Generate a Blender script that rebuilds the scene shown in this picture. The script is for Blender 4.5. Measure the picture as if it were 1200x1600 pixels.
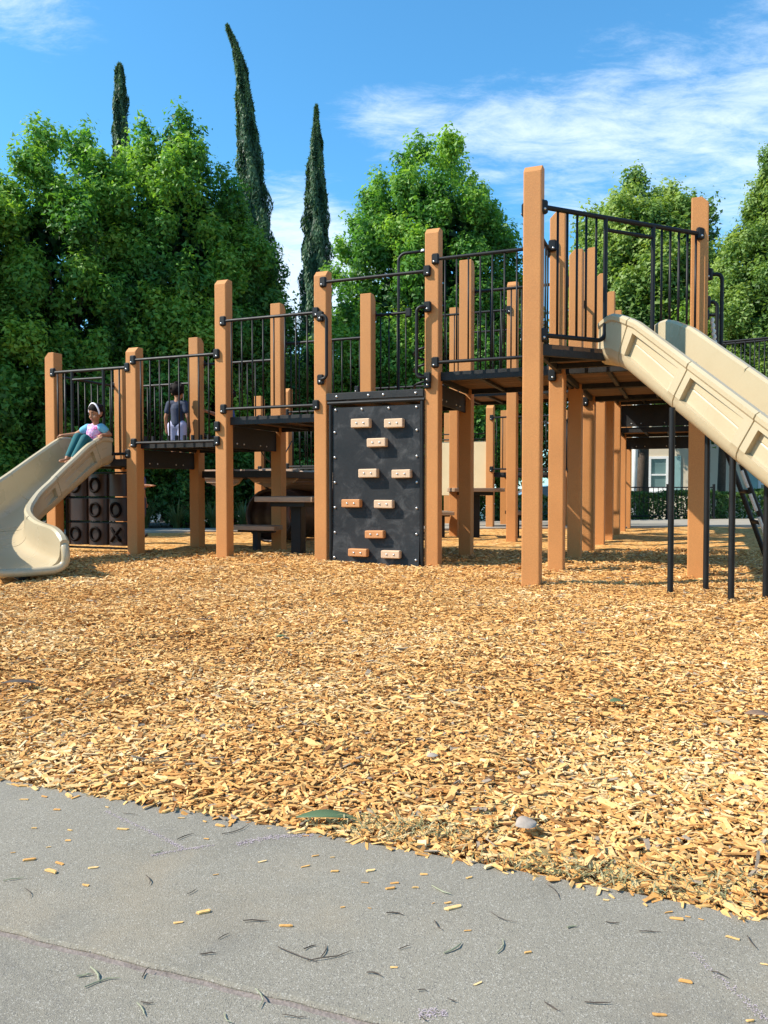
import bpy, bmesh, math, random
import numpy as np
from mathutils import Vector, Matrix, Euler, Quaternion

# ------------------------------------------------------------------ scene, camera, sky, sun
for o in list(bpy.data.objects):
    bpy.data.objects.remove(o)
sc = bpy.context.scene
COL = sc.collection
R = math.radians
CAMH = 0.761
cam_d = bpy.data.cameras.new('camera')
cam = bpy.data.objects.new('camera', cam_d)
COL.objects.link(cam)
cam.location = (0, 0, CAMH)
cam.rotation_euler = (R(90 - 1.757), 0, 0)
cam_d.sensor_fit = 'VERTICAL'
cam_d.sensor_height = 36
cam_d.sensor_width = 27
cam_d.lens = 36 * 1214 / 1600
cam_d.clip_start = 0.05
cam_d.clip_end = 2000
sc.camera = cam

SUN_EL = R(43)
SUN_H = Vector((-0.985, -0.17)).normalized()
sun_dir = Vector((SUN_H.x * math.cos(SUN_EL), SUN_H.y * math.cos(SUN_EL), math.sin(SUN_EL)))
sl = bpy.data.lights.new('sun', 'SUN')
sl.energy = 4.6
sl.angle = R(0.55)
sl.color = (1.0, 0.93, 0.82)
so = bpy.data.objects.new('sun', sl)
so.rotation_euler = (-sun_dir).to_track_quat('-Z', 'Y').to_euler()
COL.objects.link(so)

sc.view_settings.view_transform = 'Standard'
sc.view_settings.look = 'None'
sc.view_settings.exposure = 0.82
sc.view_settings.gamma = 1.0
sc.view_settings.use_curve_mapping = False
sc.cycles.max_bounces = 5
sc.cycles.diffuse_bounces = 3
sc.cycles.glossy_bounces = 2
sc.cycles.transmission_bounces = 3
sc.cycles.transparent_max_bounces = 4

world = bpy.data.worlds.new('World')
sc.world = world
world.use_nodes = True


class NT:
    """small node-tree helper"""
    def __init__(s, tree):
        s.t = tree; s.n = tree.nodes; s.l = tree.links
    def node(s, typ, **kw):
        n = s.n.new(typ)
        for k, v in kw.items():
            setattr(n, k, v)
        return n
    def set(s, sock, v):
        if isinstance(v, bpy.types.NodeSocket):
            s.l.new(v, sock)
        elif v is not None:
            if hasattr(sock.default_value, '__len__') and not hasattr(v, '__len__'):
                v = (v,) * len(sock.default_value)
            if hasattr(v, '__len__') and len(sock.default_value) == 4 and len(v) == 3:
                v = tuple(v) + (1,)
            sock.default_value = v
    def math(s, op, a, b=None, c=None, clamp=False):
        n = s.node('ShaderNodeMath', operation=op, use_clamp=clamp)
        s.set(n.inputs[0], a)
        if b is not None: s.set(n.inputs[1], b)
        if c is not None: s.set(n.inputs[2], c)
        return n.outputs[0]
    def mix(s, fac, a, b, blend='MIX'):
        n = s.node('ShaderNodeMix', data_type='RGBA', blend_type=blend)
        s.set(n.inputs[0], fac); s.set(n.inputs[6], a); s.set(n.inputs[7], b)
        return n.outputs[2]
    def noise(s, vec, scale, detail=3, rough=0.55, dist=0.0):
        n = s.node('ShaderNodeTexNoise')
        if vec is not None: s.l.new(vec, n.inputs['Vector'])
        n.inputs['Scale'].default_value = scale
        n.inputs['Detail'].default_value = detail
        n.inputs['Roughness'].default_value = rough
        n.inputs['Distortion'].default_value = dist
        return n.outputs[0]
    def mapr(s, v, a, b, c=0.0, d=1.0, smooth=False):
        n = s.node('ShaderNodeMapRange', interpolation_type='SMOOTHSTEP' if smooth else 'LINEAR')
        s.set(n.inputs[0], v)
        for i, x in enumerate((a, b, c, d)):
            n.inputs[i + 1].default_value = x
        return n.outputs[0]
    def mapping(s, vec, scale=(1, 1, 1), rot=(0, 0, 0), loc=(0, 0, 0)):
        n = s.node('ShaderNodeMapping')
        s.l.new(vec, n.inputs[0])
        n.inputs['Scale'].default_value = scale
        n.inputs['Rotation'].default_value = rot
        n.inputs['Location'].default_value = loc
        return n.outputs[0]


def build_world():
    t = NT(world.node_tree)
    for n in list(t.n):
        t.n.remove(n)
    out = t.node('ShaderNodeOutputWorld')
    bg = t.node('ShaderNodeBackground')
    sky = t.node('ShaderNodeTexSky')
    sky.sky_type = 'NISHITA'
    sky.sun_disc = False
    sky.sun_elevation = SUN_EL
    sky.sun_rotation = math.atan2(SUN_H.x, SUN_H.y) % (2 * math.pi)
    sky.air_density = 1.0
    sky.dust_density = 0.4
    sky.ozone_density = 2.2
    bg.inputs['Strength'].default_value = 0.108
    tc = t.node('ShaderNodeTexCoord')
    d = tc.outputs['Generated']
    sep = t.node('ShaderNodeSeparateXYZ'); t.l.new(d, sep.inputs[0])
    x, y, z = sep.outputs
    # cirrus: project the direction on a high flat layer and streak it
    zc = t.math('ADD', t.math('MAXIMUM', z, 0.0), 0.12)
    comb = t.node('ShaderNodeCombineXYZ')
    t.l.new(t.math('DIVIDE', x, zc), comb.inputs[0])
    t.l.new(t.math('DIVIDE', y, zc), comb.inputs[1])
    cv = comb.outputs[0]
    v1 = t.mapping(cv, scale=(0.55, 1.6, 1), rot=(0, 0, R(14)))
    n1 = t.noise(v1, 1.5, 6, 0.62, 0.2)
    n2 = t.noise(t.mapping(cv, scale=(2.4, 4.4, 1), rot=(0, 0, R(-24))), 2.6, 7, 0.70, 0.35)
    n3 = t.noise(t.mapping(cv, scale=(0.30, 0.55, 1), rot=(0, 0, R(8)), loc=(1.3, 0.4, 0)), 1.1, 3, 0.5)
    # cloud fields: a broad band low in the sky to the right, thin streaks elsewhere
    el = t.math('ARCSINE', z)
    az = t.math('ARCTAN2', x, y)
    band_c = t.math('SUBTRACT', 0.425, t.math('MULTIPLY', az, 0.10))
    bw = t.math('ADD', 0.055, t.math('MULTIPLY', t.math('MAXIMUM', az, 0.0), 0.24))
    bdist = t.math('DIVIDE', t.math('ABSOLUTE', t.math('SUBTRACT', el, band_c)), bw)
    band = t.math('MULTIPLY', t.mapr(bdist, 1.5, 0.1, smooth=True), t.mapr(az, -0.15, 0.02, smooth=True))
    def puff(a0, e0, ra, re, k):
        u = t.math('DIVIDE', t.math('SUBTRACT', az, a0), ra); v = t.math('DIVIDE', t.math('SUBTRACT', el, e0), re)
        rr = t.math('SQRT', t.math('ADD', t.math('MULTIPLY', u, u), t.math('MULTIPLY', v, v)))
        return t.math('MULTIPLY', t.mapr(rr, 1.0, 0.15, smooth=True), k)
    low = t.math('MULTIPLY', t.mapr(el, 0.30, 0.10, smooth=True), 0.85)
    field = t.math('MAXIMUM', t.math('MAXIMUM', band, low), t.math('MAXIMUM', puff(-0.11, 0.27, 0.19, 0.17, 1.6), puff(-0.42, 0.51, 0.16, 0.08, 0.85)))
    tex = t.math('ADD', t.math('MULTIPLY', n1, 0.46), t.math('MULTIPLY', n2, 0.54))
    m = t.math('ADD', tex, t.math('MULTIPLY', field, 0.30))
    m = t.math('ADD', m, t.math('MULTIPLY', t.math('SUBTRACT', n3, 0.5), 0.30))
    cl = t.mapr(m, 0.60, 0.98, 0.0, 0.74, smooth=True)
    skyc = t.mix(1.0, sky.outputs[0], (0.60, 1.24, 1.44), 'MULTIPLY')
    col = t.mix(cl, skyc, (6.2, 6.9, 7.6))
    t.l.new(col, bg.inputs['Color'])
    t.l.new(bg.outputs[0], out.inputs[0])
build_world()

# ------------------------------------------------------------------ materials
MATS = {}
def new_mat(name):
    m = bpy.data.materials.new(name); m.use_nodes = True
    t = NT(m.node_tree)
    for n in list(t.n): t.n.remove(n)
    out = t.node('ShaderNodeOutputMaterial')
    p = t.node('ShaderNodeBsdfPrincipled')
    t.l.new(p.outputs[0], out.inputs[0])
    MATS[name] = m
    return m, t, p, out

def bump(t, p, h, strength=0.3, dist=0.01):
    b = t.node('ShaderNodeBump')
    b.inputs['Strength'].default_value = strength
    b.inputs['Distance'].default_value = dist
    t.l.new(h, b.inputs['Height'])
    t.l.new(b.outputs[0], p.inputs['Normal'])

def objco(t):
    return t.node('ShaderNodeTexCoord').outputs['Object']

def wco(t):
    return t.node('ShaderNodeNewGeometry').outputs['Position']

def mat_speck(name, c1, c2, rough=0.6, s1=3.0, s2=120.0, bstr=0.2, bd=0.004, speck=0.25, coord='obj', spec=0.5, metal=0.0, scuff=None):
    m, t, p, out = new_mat(name)
    co = objco(t) if coord == 'obj' else wco(t)
    a = t.noise(co, s1, 4)
    b = t.noise(co, s2, 3)
    f = t.math('ADD', t.mapr(a, 0.3, 0.7, 0, 1 - speck), t.mapr(b, 0.35, 0.65, 0, speck))
    col = t.mix(f, c1, c2)
    if scuff:
        sc_ = t.noise(co, scuff[1], 6, 0.7, 0.6)
        col = t.mix(t.mapr(sc_, scuff[2], scuff[3], 0, scuff[4], True), col, scuff[0])
    t.set(p.inputs['Base Color'], col)
    t.set(p.inputs['Roughness'], t.mapr(a, 0.3, 0.7, rough - 0.07, rough + 0.07))
    p.inputs['Specular IOR Level'].default_value = spec
    p.inputs['Metallic'].default_value = metal
    bump(t, p, b, bstr, bd)
    return m

mat_speck('post', (0.41, 0.168, 0.049), (0.57, 0.246, 0.076), 0.66, 1.6, 150, 0.5, 0.004, 0.55, 'world', 0.35, scuff=((0.40, 0.155, 0.045), 5.0, 0.55, 0.85, 0.35))
mat_speck('black_metal', (0.006, 0.006, 0.006), (0.012, 0.012, 0.012), 0.50, 6, 90, 0.08, 0.002, 0.3, 'world', 0.28)
mat_speck('black_deck', (0.009, 0.009, 0.009), (0.030, 0.029, 0.028), 0.6, 7, 60, 0.2, 0.003, 0.4, 'world', 0.3)
mat_speck('black_rubber', (0.006, 0.006, 0.007), (0.017, 0.017, 0.018), 0.55, 3.5, 40, 0.35, 0.003, 0.25, 'obj', 0.35,
          scuff=((0.17, 0.165, 0.16), 5.5, 0.47, 0.78, 0.36))
mat_speck('steel', (0.45, 0.45, 0.44), (0.62, 0.61, 0.6), 0.35, 20, 80, 0.05, 0.001, 0.3, 'obj', 0.5, 0.9)
mat_speck('hold_pale', (0.56, 0.37, 0.225), (0.64, 0.44, 0.28), 0.6, 9, 140, 0.2, 0.002, 0.4)
mat_speck('hold_orange', (0.48, 0.20, 0.07), (0.56, 0.25, 0.09), 0.6, 9, 140, 0.2, 0.002, 0.4)
mat_speck('slide', (0.420, 0.335, 0.208), (0.475, 0.385, 0.245), 0.30, 1.6, 60, 0.04, 0.002, 0.2, 'world', 0.5,
          scuff=((0.36, 0.27, 0.14), 4.0, 0.60, 0.9, 0.35))
mat_speck('cream_panel', (0.62, 0.48, 0.27), (0.68, 0.54, 0.32), 0.5, 3, 60, 0.05, 0.002, 0.2)
mat_speck('brown_plastic', (0.022, 0.011, 0.008), (0.034, 0.017, 0.012), 0.45, 5, 60, 0.08, 0.002, 0.3, 'obj', 0.4)
mat_speck('brown_dark', (0.004, 0.002, 0.002), (0.007, 0.004, 0.003), 0.7, 5, 60, 0.08, 0.002, 0.3, 'obj', 0.1)
mat_speck('mauve_panel', (0.20, 0.10, 0.085), (0.26, 0.135, 0.115), 0.5, 5, 60, 0.08, 0.002, 0.3)
mat_speck('purple_plastic', (0.16, 0.12, 0.24), (0.22, 0.16, 0.30), 0.3, 5, 60, 0.05, 0.002, 0.3)
mat_speck('white_plastic', (0.70, 0.68, 0.63), (0.8, 0.78, 0.74), 0.4, 6, 60, 0.05, 0.002, 0.3)
mat_speck('rope', (0.45, 0.42, 0.37), (0.65, 0.62, 0.56), 0.9, 60, 200, 0.4, 0.003, 0.5)
mat_speck('stucco', (0.56, 0.47, 0.34), (0.64, 0.545, 0.41), 0.9, 0.8, 60, 0.3, 0.01, 0.3)
mat_speck('roof_tile', (0.20, 0.085, 0.05), (0.32, 0.15, 0.09), 0.85, 2, 30, 0.3, 0.01, 0.4)
mat_speck('white_paint', (0.72, 0.71, 0.68), (0.8, 0.79, 0.77), 0.5, 3, 50, 0.05, 0.002, 0.2)
mat_speck('teal_paint', (0.22, 0.36, 0.34), (0.28, 0.43, 0.41), 0.5, 3, 50, 0.05, 0.002, 0.2)
mat_speck('asphalt', (0.04, 0.04, 0.042), (0.07, 0.07, 0.072), 0.9, 1, 120, 0.4, 0.005, 0.5, 'world')
mat_speck('soil', (0.045, 0.03, 0.018), (0.10, 0.07, 0.04), 0.95, 2, 40, 0.5, 0.02, 0.5, 'world')
mat_speck('far_concrete', (0.27, 0.24, 0.195), (0.34, 0.305, 0.25), 0.85, 1.2, 70, 0.2, 0.004, 0.3, 'world')
mat_speck('bark', (0.07, 0.048, 0.032), (0.15, 0.11, 0.08), 0.95, 5, 30, 0.7, 0.02, 0.4)
mat_speck('car_white', (0.62, 0.64, 0.66), (0.66, 0.68, 0.70), 0.2, 1, 20, 0.0, 0.001, 0.1)
mat_speck('car_teal', (0.05, 0.14, 0.17), (0.06, 0.16, 0.19), 0.2, 1, 20, 0.0, 0.001, 0.1)
mat_speck('tyre', (0.012, 0.012, 0.012), (0.02, 0.02, 0.02), 0.8, 10, 50, 0.2, 0.003, 0.4)
mat_speck('skin', (0.33, 0.145, 0.072), (0.38, 0.175, 0.092), 0.6, 14, 90, 0.05, 0.001, 0.2, 'obj', 0.4)
mat_speck('hair', (0.008, 0.005, 0.004), (0.018, 0.012, 0.010), 0.75, 60, 240, 0.4, 0.003, 0.5, 'obj', 0.12)
mat_speck('teal_cloth', (0.004, 0.075, 0.085), (0.008, 0.11, 0.12), 0.85, 14, 150, 0.3, 0.003, 0.3)
mat_speck('sky_cloth', (0.10, 0.33, 0.48), (0.18, 0.46, 0.58), 0.85, 14, 150, 0.3, 0.003, 0.3)
mat_speck('navy_cloth', (0.020, 0.026, 0.050), (0.035, 0.045, 0.080), 0.85, 14, 150, 0.3, 0.003, 0.3)
mat_speck('blue_cloth', (0.03, 0.06, 0.16), (0.05, 0.09, 0.22), 0.85, 14, 150, 0.3, 0.003, 0.3)
mat_speck('lilac_cloth', (0.40, 0.38, 0.52), (0.50, 0.48, 0.62), 0.85, 14, 150, 0.3, 0.003, 0.3)
mat_speck('white_cloth', (0.72, 0.66, 0.70), (0.82, 0.76, 0.80), 0.7, 14, 150, 0.2, 0.002, 0.3)
mat_speck('shoe', (0.015, 0.013, 0.014), (0.03, 0.028, 0.03), 0.6, 14, 150, 0.2, 0.002, 0.3)
mat_speck('lip', (0.28, 0.08, 0.07), (0.32, 0.10, 0.085), 0.45, 30, 150, 0.0, 0.001, 0.2)
mat_speck('eye_dark', (0.008, 0.006, 0.005), (0.012, 0.01, 0.009), 0.3, 30, 150, 0.0, 0.001, 0.2)


def mat_wood(name, c1, c2, c3, rough=0.75, axis=0):
    m, t, p, out = new_mat(name)
    co = objco(t)
    oi = t.node('ShaderNodeObjectInfo').outputs['Random']
    off = t.node('ShaderNodeCombineXYZ')
    t.l.new(t.math('MULTIPLY', oi, 17.0), off.inputs[0]); t.l.new(t.math('MULTIPLY', oi, 9.0), off.inputs[1])
    ad = t.node('ShaderNodeVectorMath', operation='ADD')
    t.l.new(co, ad.inputs[0]); t.l.new(off.outputs[0], ad.inputs[1])
    scl = [22, 22, 22]; scl[axis] = 1.4
    g = t.noise(t.mapping(ad.outputs[0], scale=tuple(scl)), 2.2, 6, 0.65, 0.4)
    b = t.noise(ad.outputs[0], 3.0, 3)
    col = t.mix(t.mapr(g, 0.3, 0.7), c1, c2)
    col = t.mix(t.mapr(b, 0.4, 0.75, 0, 0.6), col, c3)
    hs = t.node('ShaderNodeHueSaturation')
    t.l.new(col, hs.inputs['Color']); t.l.new(t.mapr(oi, 0, 1, 0.75, 1.25), hs.inputs['Value'])
    t.set(p.inputs['Base Color'], hs.outputs[0])
    p.inputs['Roughness'].default_value = rough
    bump(t, p, g, 0.4, 0.004)
mat_wood('deck_wood', (0.11, 0.052, 0.024), (0.21, 0.11, 0.052), (0.15, 0.085, 0.05))
mat_wood('table_wood', (0.22, 0.13, 0.075), (0.40, 0.27, 0.165), (0.30, 0.22, 0.16))
mat_wood('bridge_wood', (0.28, 0.18, 0.12), (0.50, 0.35, 0.25), (0.38, 0.29, 0.23))


def attr(t, name):
    a = t.node('ShaderNodeAttribute'); a.attribute_name = name
    return a

def mat_leaf(name, dark, mid, light, trans=0.28, rough=0.5):
    m, t, p, out = new_mat(name)
    f = attr(t, 'tint').outputs['Fac']
    cr = t.node('ShaderNodeValToRGB')
    e = cr.color_ramp.elements
    e[0].position = 0.0; e[0].color = dark + (1,)
    e[1].position = 1.0; e[1].color = light + (1,)
    k = e.new(0.5); k.color = mid + (1,)
    t.l.new(f, cr.inputs[0])
    t.set(p.inputs['Base Color'], cr.outputs[0])
    p.inputs['Roughness'].default_value = rough
    p.inputs['Specular IOR Level'].default_value = 0.3
    tr = t.node('ShaderNodeBsdfTranslucent')
    t.l.new(t.mix(1.0, cr.outputs[0], (1.25, 1.3, 0.6), 'MULTIPLY'), tr.inputs[0])
    ms = t.node('ShaderNodeMixShader'); ms.inputs[0].default_value = trans
    t.l.new(p.outputs[0], ms.inputs[1]); t.l.new(tr.outputs[0], ms.inputs[2])
    t.l.new(ms.outputs[0], out.inputs[0])
mat_leaf('leaf_camphor', (0.011, 0.055, 0.018), (0.105, 0.265, 0.046), (0.295, 0.465, 0.068), 0.42)
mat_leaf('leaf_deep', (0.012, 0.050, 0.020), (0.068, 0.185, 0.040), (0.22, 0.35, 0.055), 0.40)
mat_leaf('leaf_pale', (0.050, 0.110, 0.028), (0.150, 0.255, 0.058), (0.33, 0.42, 0.10), 0.40)
mat_leaf('leaf_cypress', (0.030, 0.070, 0.040), (0.075, 0.145, 0.070), (0.15, 0.23, 0.105), 0.3)
mat_leaf('leaf_hedge', (0.025, 0.070, 0.018), (0.075, 0.150, 0.034), (0.16, 0.25, 0.06), 0.3, 0.5)
mat_leaf('leaf_strap', (0.045, 0.085, 0.030), (0.085, 0.14, 0.05), (0.17, 0.22, 0.10), 0.25)
mat_leaf('clipping', (0.13, 0.12, 0.045), (0.25, 0.23, 0.10), (0.44, 0.37, 0.20), 0.10, 0.8)
mat_leaf('leaf_fallen_green', (0.10, 0.15, 0.07), (0.12, 0.17, 0.08), (0.14, 0.2, 0.09), 0.1, 0.5)

def mat_chip():
    m, t, p, out = new_mat('wood_chip')
    f = attr(t, 'tint').outputs['Fac']
    cr = t.node('ShaderNodeValToRGB')
    e = cr.color_ramp.elements
    e[0].position = 0.0; e[0].color = (0.32, 0.245, 0.175, 1)
    e[1].position = 1.0; e[1].color = (0.81, 0.575, 0.30, 1)
    for pos, c in ((0.02, (0.27, 0.195, 0.13)), (0.05, (0.13, 0.06, 0.025)), (0.14, (0.30, 0.13, 0.042)), (0.35, (0.53, 0.245, 0.068)), (0.62, (0.69, 0.365, 0.115)), (0.85, (0.75, 0.455, 0.172))):
        k = e.new(pos); k.color = c + (1,)
    t.l.new(f, cr.inputs[0])
    co = wco(t)
    g = t.noise(co, 160, 4)
    col = t.mix(1.0, cr.outputs[0], t.mix(t.mapr(g, 0.3, 0.7), (0.78, 0.78, 0.78), (1.08, 1.08, 1.08)), 'MULTIPLY')
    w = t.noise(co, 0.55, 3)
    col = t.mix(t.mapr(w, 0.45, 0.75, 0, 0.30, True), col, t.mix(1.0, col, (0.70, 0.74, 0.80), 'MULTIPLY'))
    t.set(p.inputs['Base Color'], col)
    p.inputs['Roughness'].default_value = 0.8
    p.inputs['Specular IOR Level'].default_value = 0.2
    bump(t, p, g, 0.25, 0.002)
mat_chip()

def mat_mulch():
    m, t, p, out = new_mat('mulch')
    co = wco(t)
    def vor(scale, rot):
        v = t.node('ShaderNodeTexVoronoi'); v.feature = 'F1'
        t.l.new(t.mapping(co, scale=(scale, scale * 2.6, scale), rot=(0, 0, rot)), v.inputs['Vector'])
        v.inputs['Scale'].default_value = 1.0
        return v
    v1, v2 = vor(17, 0.3), vor(20, 1.5)
    pick = t.mapr(t.noise(co, 9, 2), 0.48, 0.52)
    sep1 = t.node('ShaderNodeSeparateColor'); t.l.new(v1.outputs['Color'], sep1.inputs[0])
    sep2 = t.node('ShaderNodeSeparateColor'); t.l.new(v2.outputs['Color'], sep2.inputs[0])
    mx = t.node('ShaderNodeMix'); t.set(mx.inputs[0], pick); t.l.new(sep1.outputs[0], mx.inputs[2]); t.l.new(sep2.outputs[0], mx.inputs[3])
    f = mx.outputs[0]
    cr = t.node('ShaderNodeValToRGB')
    e = cr.color_ramp.elements
    e[0].position = 0.0; e[0].color = (0.16, 0.07, 0.024, 1)
    e[1].position = 1.0; e[1].color = (0.76, 0.52, 0.25, 1)
    for pos, c in ((0.2, (0.40, 0.18, 0.05)), (0.5, (0.64, 0.33, 0.095)), (0.8, (0.73, 0.42, 0.145))):
        k = e.new(pos); k.color = c + (1,)
    t.l.new(f, cr.inputs[0])
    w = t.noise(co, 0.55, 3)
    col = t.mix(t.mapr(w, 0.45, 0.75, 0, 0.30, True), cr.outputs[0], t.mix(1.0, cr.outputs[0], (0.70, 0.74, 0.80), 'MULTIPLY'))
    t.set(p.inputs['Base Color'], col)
    p.inputs['Roughness'].default_value = 0.9
    p.inputs['Specular IOR Level'].default_value = 0.15
    bump(t, p, t.math('ADD', f, t.noise(co, 30, 3)), 0.8, 0.02)
mat_mulch()

def mat_concrete():
    m, t, p, out = new_mat('path_concrete')
    co = wco(t)
    big = t.noise(co, 1.3, 4, 0.6)
    mid = t.noise(co, 9, 5, 0.65)
    fine = t.noise(co, 420, 3, 0.7)
    grit = t.node('ShaderNodeTexVoronoi'); t.l.new(co, grit.inputs['Vector']); grit.inputs['Scale'].default_value = 520
    col = t.mix(t.mapr(big, 0.3, 0.7), (0.172, 0.151, 0.115), (0.230, 0.203, 0.157))
    col = t.mix(t.mapr(mid, 0.35, 0.75, 0, 0.6), col, (0.250, 0.222, 0.174))
    col = t.mix(t.mapr(fine, 0.38, 0.64, 0, 0.55), col, (0.285, 0.256, 0.205))
    sg = t.node('ShaderNodeSeparateColor'); t.l.new(grit.outputs['Color'], sg.inputs[0])
    col = t.mix(t.math('MULTIPLY', t.math('GREATER_THAN', sg.outputs[0], 0.90), 0.5), col, (0.46, 0.42, 0.36))
    col = t.mix(t.math('MULTIPLY', t.math('LESS_THAN', sg.outputs[1], 0.10), 0.55), col, (0.09, 0.083, 0.075))
    st = t.noise(co, 3.1, 5, 0.7, 0.8)
    col = t.mix(t.mapr(st, 0.50, 0.80, 0, 0.55, True), col, (0.125, 0.115, 0.10))
    st2 = t.noise(t.mapping(co, loc=(3, 7, 0)), 2.2, 4, 0.6, 0.4)
    col = t.mix(t.mapr(st2, 0.50, 0.78, 0, 0.45, True), col, (0.30, 0.235, 0.155))
    t.set(p.inputs['Base Color'], col)
    p.inputs['Roughness'].default_value = 0.88
    p.inputs['Specular IOR Level'].default_value = 0.25
    bump(t, p, t.math('ADD', t.math('MULTIPLY', fine, 0.6), t.math('ADD', t.math('MULTIPLY', mid, 0.6), t.math('MULTIPLY', grit.outputs['Distance'], 0.5))), 0.55, 0.003)
mat_concrete()
mat_speck('joint_fill', (0.12, 0.095, 0.08), (0.28, 0.23, 0.20), 0.95, 25, 160, 0.6, 0.004, 0.5, 'world')
mat_speck('chalk', (0.42, 0.335, 0.36), (0.50, 0.40, 0.42), 0.95, 40, 220, 0.3, 0.001, 0.5, 'world')
mat_speck('leaf_dry', (0.16, 0.09, 0.05), (0.26, 0.16, 0.10), 0.8, 20, 120, 0.3, 0.002, 0.4)
mat_speck('leaf_grey', (0.33, 0.26, 0.20), (0.43, 0.35, 0.28), 0.8, 20, 120, 0.3, 0.002, 0.4)
mat_speck('twig', (0.045, 0.03, 0.022), (0.10, 0.07, 0.05), 0.85, 30, 160, 0.3, 0.001, 0.4)
mat_speck('needle_green', (0.20, 0.20, 0.12), (0.30, 0.29, 0.19), 0.75, 30, 160, 0.2, 0.001, 0.4)

def mat_glass():
    m, t, p, out = new_mat('window_glass')
    p.inputs['Base Color'].default_value = (0.10, 0.15, 0.15, 1)
    p.inputs['Roughness'].default_value = 0.05
    p.inputs['Specular IOR Level'].default_value = 0.8
mat_glass()

def mat_shirt():
    # tie-dye print: pink, magenta and white patches with blue at the sides
    m, t, p, out = new_mat('tie_dye')
    co = objco(t)
    n = t.noise(co, 22, 3, 0.6, 1.0)
    cr = t.node('ShaderNodeValToRGB')
    cr.color_ramp.interpolation = 'EASE'
    e = cr.color_ramp.elements
    e[0].position = 0.30; e[0].color = (0.62, 0.02, 0.10, 1)
    e[1].position = 0.72; e[1].color = (0.35, 0.20, 0.55, 1)
    for pos, c in ((0.42, (0.68, 0.06, 0.26)), (0.50, (0.75, 0.48, 0.62)), (0.60, (0.60, 0.30, 0.60))):
        k = e.new(pos); k.color = c + (1,)
    t.l.new(n, cr.inputs[0])
    t.set(p.inputs['Base Color'], cr.outputs[0])
    p.inputs['Roughness'].default_value = 0.85
mat_shirt()

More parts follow.
